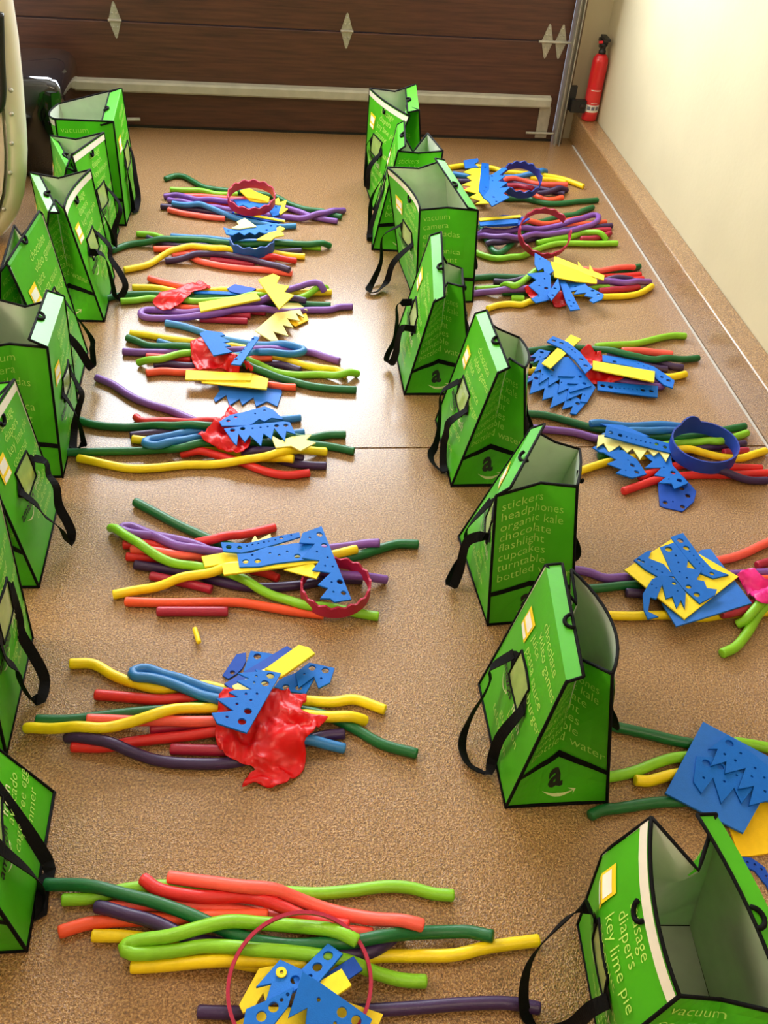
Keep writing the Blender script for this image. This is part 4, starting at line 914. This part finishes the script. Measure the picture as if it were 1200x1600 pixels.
F = (720, 390, 3.75); p = 'R3'
T(F, p, [('dg', [(60, 168), (130, 162), (200, 158), (400, 165), (600, 160), (850, 135), (950, 125), (1045, 98)]),
 ('red', [(700, 165), (840, 160), (950, 155), (1050, 148)]), ('red', [(900, 170), (1065, 172)]),
 ('dp', [(200, 168), (280, 162), (400, 155), (520, 150)]), ('dp', [(780, 190), (900, 175), (1035, 165)]),
 ('sal', [(650, 130), (780, 125), (850, 118), (920, 105), (1015, 100)]),
 ('lim', [(90, 232), (160, 228), (240, 225), (320, 228)]), ('dg', [(250, 252), (350, 245), (420, 245)]), ('lim', [(308, 255), (370, 258)]),
 ('lim', [(740, 220), (865, 222)]), ('cri', [(820, 216), (900, 218), (1040, 220)]),
 ('vio', [(55, 262), (130, 250), (230, 240), (400, 225), (600, 210), (740, 205), (820, 185), (900, 185), (1000, 190), (1105, 190)]),
 ('lim', [(240, 235), (320, 212), (380, 192), (430, 175), (520, 165)]),
 ('yel', [(160, 345), (220, 325), (290, 310), (360, 295), (410, 285), (550, 270), (700, 255), (800, 252), (900, 255), (980, 242), (1060, 218), (1120, 215)])])
scarf(F, [(372, 225), (395, 212), (430, 225), (520, 250), (580, 240), (622, 320), (555, 337), (530, 305), (470, 290), (410, 282)], p, (214, 40, 66), 'red', .008, 5)
plate(F, 'scrap', 'B', [(430, 40), (520, 75), (547, 112), (500, 135), (485, 100), (455, 112), (432, 85)], p, [(462, 65, 6)])
plate(F, 'tooth', 'B', [(390, 140), (500, 130), (527, 150), (532, 290), (440, 312), (413, 285), (460, 262), (398, 210), (445, 175)], p, [(500, 225, 12), (460, 210, 5), (455, 272, 5), (490, 170, 5)])
plate(F, 'scrap', 'B', [(508, 262), (570, 165), (584, 230), (532, 297)], p, [(540, 265, 9), (553, 225, 9)])
plate(F, 'tooth', 'B', [(620, 170), (720, 185), (740, 220), (832, 290), (820, 320), (770, 337), (748, 315), (772, 300), (722, 280), (735, 260), (662, 262), (685, 235), (640, 240)], p, [(768, 255, 11), (800, 285, 10), (672, 212, 7)])
plate(F, 'hole', 'B', [(575, 160), (612, 168), (696, 360), (640, 368), (615, 310)], p, [(635, 305, 7), (660, 320, 7), (645, 340, 7)])
plate(F, 'crown', 'Y', [(528, 70), (570, 80), (690, 118), (800, 165), (800, 186), (680, 175), (550, 152)], p)
plate(F, 'crown', 'Y', [(548, 36), (640, 72), (690, 94), (686, 68), (715, 104), (752, 118), (755, 85), (778, 126), (842, 150), (838, 178), (700, 135), (545, 72)], p)

F = (800, 500, 3.75); p = 'R4'
T(F, p, [('lim', [(495, 155), (560, 148), (640, 145), (720, 140), (800, 122), (880, 102), (950, 92), (1015, 95)]),
 ('sal', [(650, 180), (740, 180), (840, 190), (935, 200)]),
 ('dp', [(750, 225), (850, 245), (930, 270), (998, 280)]), ('dp', [(560, 210), (700, 215), (780, 230), (850, 265), (905, 290)]),
 ('vio', [(85, 235), (150, 225), (250, 230)]), ('vio', [(75, 355), (140, 345), (220, 340)]), ('dg', [(80, 265), (150, 262), (240, 262)]),
 ('yel', [(75, 295), (300, 300), (600, 310), (850, 330), (930, 335), (1015, 318)]),
 ('dg', [(80, 185), (200, 170), (400, 165), (520, 180), (620, 190), (720, 210), (840, 232), (960, 230), (1090, 222)]),
 ('vio*', [(590, 350), (680, 365), (780, 378), (860, 385), (892, 368), (880, 342), (830, 325), (700, 318)])])
scarf(F, [(398, 188), (425, 165), (452, 150), (490, 185), (522, 215), (535, 245), (475, 255), (480, 300), (560, 312), (662, 340), (560, 378), (490, 382), (430, 335), (450, 270)], p, (216, 34, 58), 'red', .01, 6)
plate(F, 'hole', 'B', [(528, 215), (610, 225), (720, 243), (830, 275), (900, 315), (955, 348), (947, 387), (895, 370), (830, 325), (700, 275), (530, 248)], p, [(600, 250, 13), (880, 330, 11), (920, 347, 14), (740, 262, 5), (770, 272, 5), (800, 283, 5)])
plate(F, 'hole', 'B', [(498, 367), (852, 400), (850, 463), (500, 416)], p, [(530, 392, 15), (575, 400, 15), (765, 421, 15), (812, 426, 15), (607, 407, 5), (630, 409, 5), (655, 411, 5), (680, 413, 5), (705, 415, 5), (730, 417, 5)])
plate(F, 'plain', 'Y', [(475, 237), (838, 300), (833, 361), (474, 286)], p)
plate(F, 'scrap', 'B', [(110, 215), (160, 170), (225, 183), (205, 215), (125, 250), (142, 215)], p, [(175, 188, 12), (165, 215, 5)])
plate(F, 'tooth', 'B', [(140, 290), (300, 395), (432, 488), (377, 552), (340, 546), (357, 503), (293, 522), (312, 473), (223, 516), (242, 448), (178, 467), (192, 398), (103, 432), (122, 348), (75, 372)], p, [(142, 340, 14), (385, 488, 14), (338, 465, 11)])
plate(F, 'tooth', 'B', [(165, 230), (330, 215), (420, 310), (490, 395), (440, 482), (400, 477), (412, 428), (320, 467), (332, 398), (268, 427), (282, 343), (213, 386), (217, 333), (158, 372), (172, 288), (130, 302)], p, [(238, 290, 13), (400, 330, 12), (180, 318, 5), (235, 325, 5), (290, 365, 5), (425, 440, 5)])
plate(F, 'tooth', 'B', [(325, 280), (420, 310), (465, 385), (340, 422), (335, 405), (392, 372), (325, 370), (372, 330), (270, 328)], p, [(425, 372, 12), (402, 332, 11)])
plate(F, 'plain', 'Y', [(175, 253), (345, 84), (405, 110), (226, 284)], p)
plate(F, 'curl', 'B', [(203, 125), (240, 93), (330, 130), (400, 188), (472, 275), (430, 312), (370, 232), (290, 165)], p, [(245, 120, 14), (290, 135, 14), (405, 230, 14), (432, 267, 14), (335, 162, 5), (352, 175, 5), (370, 188, 5)])

F = (800, 630, 3); p = 'R5'
T(F, p, [('dg', [(58, 48), (150, 55), (250, 80), (350, 108), (450, 130), (600, 150), (800, 160), (920, 140), (1000, 125), (1090, 108)]),
 ('blu', [(370, 95), (480, 105), (600, 105), (700, 100), (790, 108)]), ('blu', [(440, 112), (560, 127), (680, 132), (770, 128)]),
 ('vio', [(78, 115), (180, 125), (300, 138), (430, 150), (560, 165)]),
 ('dp', [(800, 235), (900, 212), (1000, 200), (1090, 190)]), ('cri', [(1000, 218), (1105, 210)]),
 ('dg', [(408, 246), (460, 240), (540, 232)]),
 ('lim', [(660, 200), (800, 190), (900, 182), (980, 178), (1050, 160), (1100, 140)]),
 ('red', [(600, 345), (700, 310), (800, 290), (900, 292), (1000, 298), (1165, 305)]),
 ('red', [(525, 412), (600, 385), (680, 360), (800, 342), (900, 335), (1050, 335), (1215, 327)]),
 ('yel', [(318, 318), (400, 290), (470, 272), (600, 250), (750, 225), (900, 222), (1020, 230), (1100, 232), (1185, 225)]),
 ('dp', [(760, 260), (850, 275), (900, 300), (1000, 320), (1100, 345), (1195, 362)])])
plate(F, 'plain', 'B', [(415, 95), (520, 102), (645, 155), (600, 160), (500, 125)], p)
plate(F, 'scrap', 'B', [(378, 205), (430, 190), (520, 200), (490, 235), (410, 228)], p)
plate(F, 'tooth', 'B', [(430, 240), (520, 212), (590, 255), (632, 330), (560, 362), (483, 345), (512, 320), (443, 300), (492, 270)], p, [(565, 290, 13), (585, 325, 13), (545, 265, 4), (530, 325, 4)])
plate(F, 'tooth', 'N', [(685, 368), (740, 385), (800, 348), (862, 420), (852, 465), (800, 507), (720, 485), (695, 475)], p, [(795, 403, 12), (823, 437, 13), (720, 462, 12), (800, 485, 12), (755, 460, 4)])
plate(F, 'tooth', 'B', [(620, 240), (740, 228), (752, 290), (827, 375), (760, 402), (748, 375), (688, 372), (722, 345), (668, 335), (702, 300), (623, 300), (662, 270)], p, [(755, 325, 13), (785, 362, 13), (712, 300, 4), (735, 355, 4)])
plate(F, 'crown', 'P', [(405, 150), (440, 146), (600, 180), (747, 225), (722, 272), (690, 225), (665, 246), (635, 215), (600, 264), (565, 210), (540, 231), (505, 195), (455, 230), (430, 185), (397, 207)], p)
plate(F, 'hole', 'B', [(440, 123), (757, 192), (750, 229), (430, 165)], p, [(460, 150, 11), (505, 160, 11), (678, 192, 10), (718, 203, 10), (535, 166, 4), (558, 171, 4), (580, 176, 4), (603, 181, 4), (625, 185, 4), (648, 188, 4)])
crown(F, (898, 205), .094, .042, p, NAV, 'navy blue', tilt=1, zlow=.028, n=0, amp=0, step=(60, 100, .02), rz=20)

F = (880, 820, 3.75); p = 'R6'
T(F, p, [('vio', [(60, 262), (150, 278), (250, 312), (400, 305), (700, 300), (1000, 290), (1140, 282), (1215, 278)]),
 ('dg', [(135, 377), (250, 358), (350, 340), (440, 335), (600, 340)]),
 ('dp', [(375, 398), (480, 405), (600, 410)]),
 ('yel', [(250, 530), (400, 535), (520, 530), (640, 530), (800, 545), (950, 525), (1100, 515), (1215, 510)]),
 ('sal', [(860, 222), (920, 208), (1000, 190), (1080, 160), (1150, 125), (1215, 98)]),
 ('cri', [(1140, 237), (1215, 215)]), ('ora', [(1120, 322), (1215, 318)]), ('cri', [(935, 522), (1040, 500), (1120, 470)]),
 ('lim', [(935, 752), (1010, 715), (1080, 630), (1140, 530), (1190, 470)]), ('lim', [(1025, 582), (1080, 530), (1140, 475), (1200, 445)])])
scarf(F, [(1015, 300), (1050, 272), (1085, 265), (1140, 290), (1165, 330), (1225, 340), (1225, 460), (1140, 455), (1095, 420), (1060, 370)], p, (232, 40, 140), 'pink', .014, 7)
plate(F, 'sheet', 'L', [(600, 330), (810, 142), (865, 135), (1107, 455), (660, 600), (575, 460)], p)
plate(F, 'sheet', 'Y', [(360, 262), (640, 80), (1027, 302), (712, 552)], p)
plate(F, 'hole', 'B', [(415, 205), (490, 155), (517, 150), (500, 195), (590, 230), (650, 300), (560, 305), (480, 260)], p, [(445, 205, 12), (468, 215, 10), (520, 245, 5), (550, 262, 5), (580, 278, 5)])
plate(F, 'curl', 'B', [(468, 400), (520, 320), (580, 295), (650, 320), (717, 400), (713, 492), (690, 440), (665, 490), (640, 420), (602, 432), (580, 350), (547, 432), (512, 420), (500, 500), (562, 530), (500, 542), (475, 490)], p, [(648, 347, 13), (520, 350, 5), (545, 370, 5), (670, 390, 5)])
plate(F, 'hole', 'B', [(632, 70), (702, 46), (800, 180), (870, 255), (972, 292), (880, 313), (800, 280), (720, 190)], p, [(687, 92, 19), (722, 135, 19), (872, 285, 15), (742, 157, 5), (765, 180, 5), (785, 205, 5), (800, 225, 5), (820, 243, 5)])
plate(F, 'tooth', 'B', [(568, 130), (650, 103), (732, 205), (725, 250), (812, 265), (780, 320), (827, 330), (842, 370), (902, 378), (890, 410), (800, 460), (700, 370), (640, 290), (600, 200)], p, [(618, 142, 21), (735, 362, 17), (783, 408, 19), (682, 275, 6), (675, 220, 6), (660, 180, 7), (725, 310, 6)])

F = (900, 1100, 4); p = 'R7'
T(F, p, [('dg', [(228, 138), (350, 165), (480, 195), (600, 225), (720, 248), (900, 280)]),
 ('lim', [(1000, 240), (1100, 255), (1215, 277)]),
 ('lim', [(185, 460), (300, 440), (400, 410), (500, 370), (600, 340), (700, 330), (800, 340)]),
 ('yel', [(375, 485), (450, 485), (520, 465), (620, 440), (760, 430)]),
 ('dg', [(95, 695), (160, 665), (280, 650), (400, 630), (520, 615), (640, 610), (800, 600)])])
plate(F, 'sheet', 'G', [(960, 770), (1060, 500), (1330, 560), (1320, 915), (1100, 948), (1020, 952)], p)
plate(F, 'sheet', 'L', [(795, 110), (1290, 372), (1047, 806), (558, 556)], p, th=.006)
plate(F, 'curl', 'N', [(1025, 945), (1100, 958), (1180, 1018), (1245, 1150), (1245, 1230), (1190, 1130), (1120, 1040), (1045, 1002)], p, [(1075, 985, 8), (1120, 1000, 8), (1160, 1030, 8), (1190, 1075, 8)])
plate(F, 'tooth', 'B', [(755, 325), (850, 330), (960, 400), (1110, 460), (1117, 515), (1035, 620), (990, 523), (908, 620), (858, 460), (785, 557), (735, 485)], p, [(815, 368, 26), (905, 392, 22), (798, 460, 9), (928, 483, 9), (1005, 445, 8)])
plate(F, 'tooth', 'B', [(950, 190), (1130, 330), (1310, 480), (1310, 620), (1190, 605), (1083, 632), (1114, 510), (1013, 530), (1062, 398), (932, 432), (942, 356), (843, 384), (887, 278), (828, 280)], p, [(960, 245, 26), (930, 312, 9), (1030, 307, 9), (997, 352, 9), (1120, 400, 9), (1100, 453, 9), (1178, 460, 9), (1183, 545, 10)])
finish_plates()

# ---- labels that single out each toy
ORD = ['first', 'second', 'third', 'fourth', 'fifth', 'sixth', 'seventh']
CNT = {2: 'two', 3: 'three', 4: 'four', 5: 'five', 6: 'six'}
RN = {'L': 'left row', 'R': 'right row'}; NP = {'L': 8, 'R': 7}
def pname(k):
    i = int(k[1])-1; n = NP[k[0]]
    if i == 0: return RN[k[0]]+', pile nearest garage door'
    if i == n-1: return RN[k[0]]+', pile nearest camera'
    return RN[k[0]]+', '+ORD[i]+' pile from door'
by = {}
for it in ITEMS: by.setdefault((it[1], it[2]), []).append(it)
for (noun, pile), its in by.items():
    ax = 1 if its[0][5] == 'tube' else 0
    its.sort(key=lambda t: t[3][ax])
    for i, it in enumerate(its):
        n = len(its)
        if n == 1: pos = ''
        elif ax: pos = ', '+(['farther one', 'nearer one'][i] if n == 2 else ['farthest', 'second farthest', 'third farthest', 'fourth farthest', 'fifth farthest'][i] if i < n-1 else 'nearest')
        else: pos = ', '+(['left one', 'right one'][i] if n == 2 else 'leftmost' if i == 0 else 'rightmost' if i == n-1 else ORD[i]+' from left')
        tag(it[0], noun+pos+', '+pname(pile), {'tube': 'foam tube', 'plate': 'foam piece', 'ring': 'crown', 'scarf': 'scarf'}[it[5]], {'tube': 'foam tubes', 'plate': 'foam pieces', 'ring': 'foam crowns', 'scarf': 'satin scarves'}[it[5]]+' in the '+pname(pile).replace(',', ''))
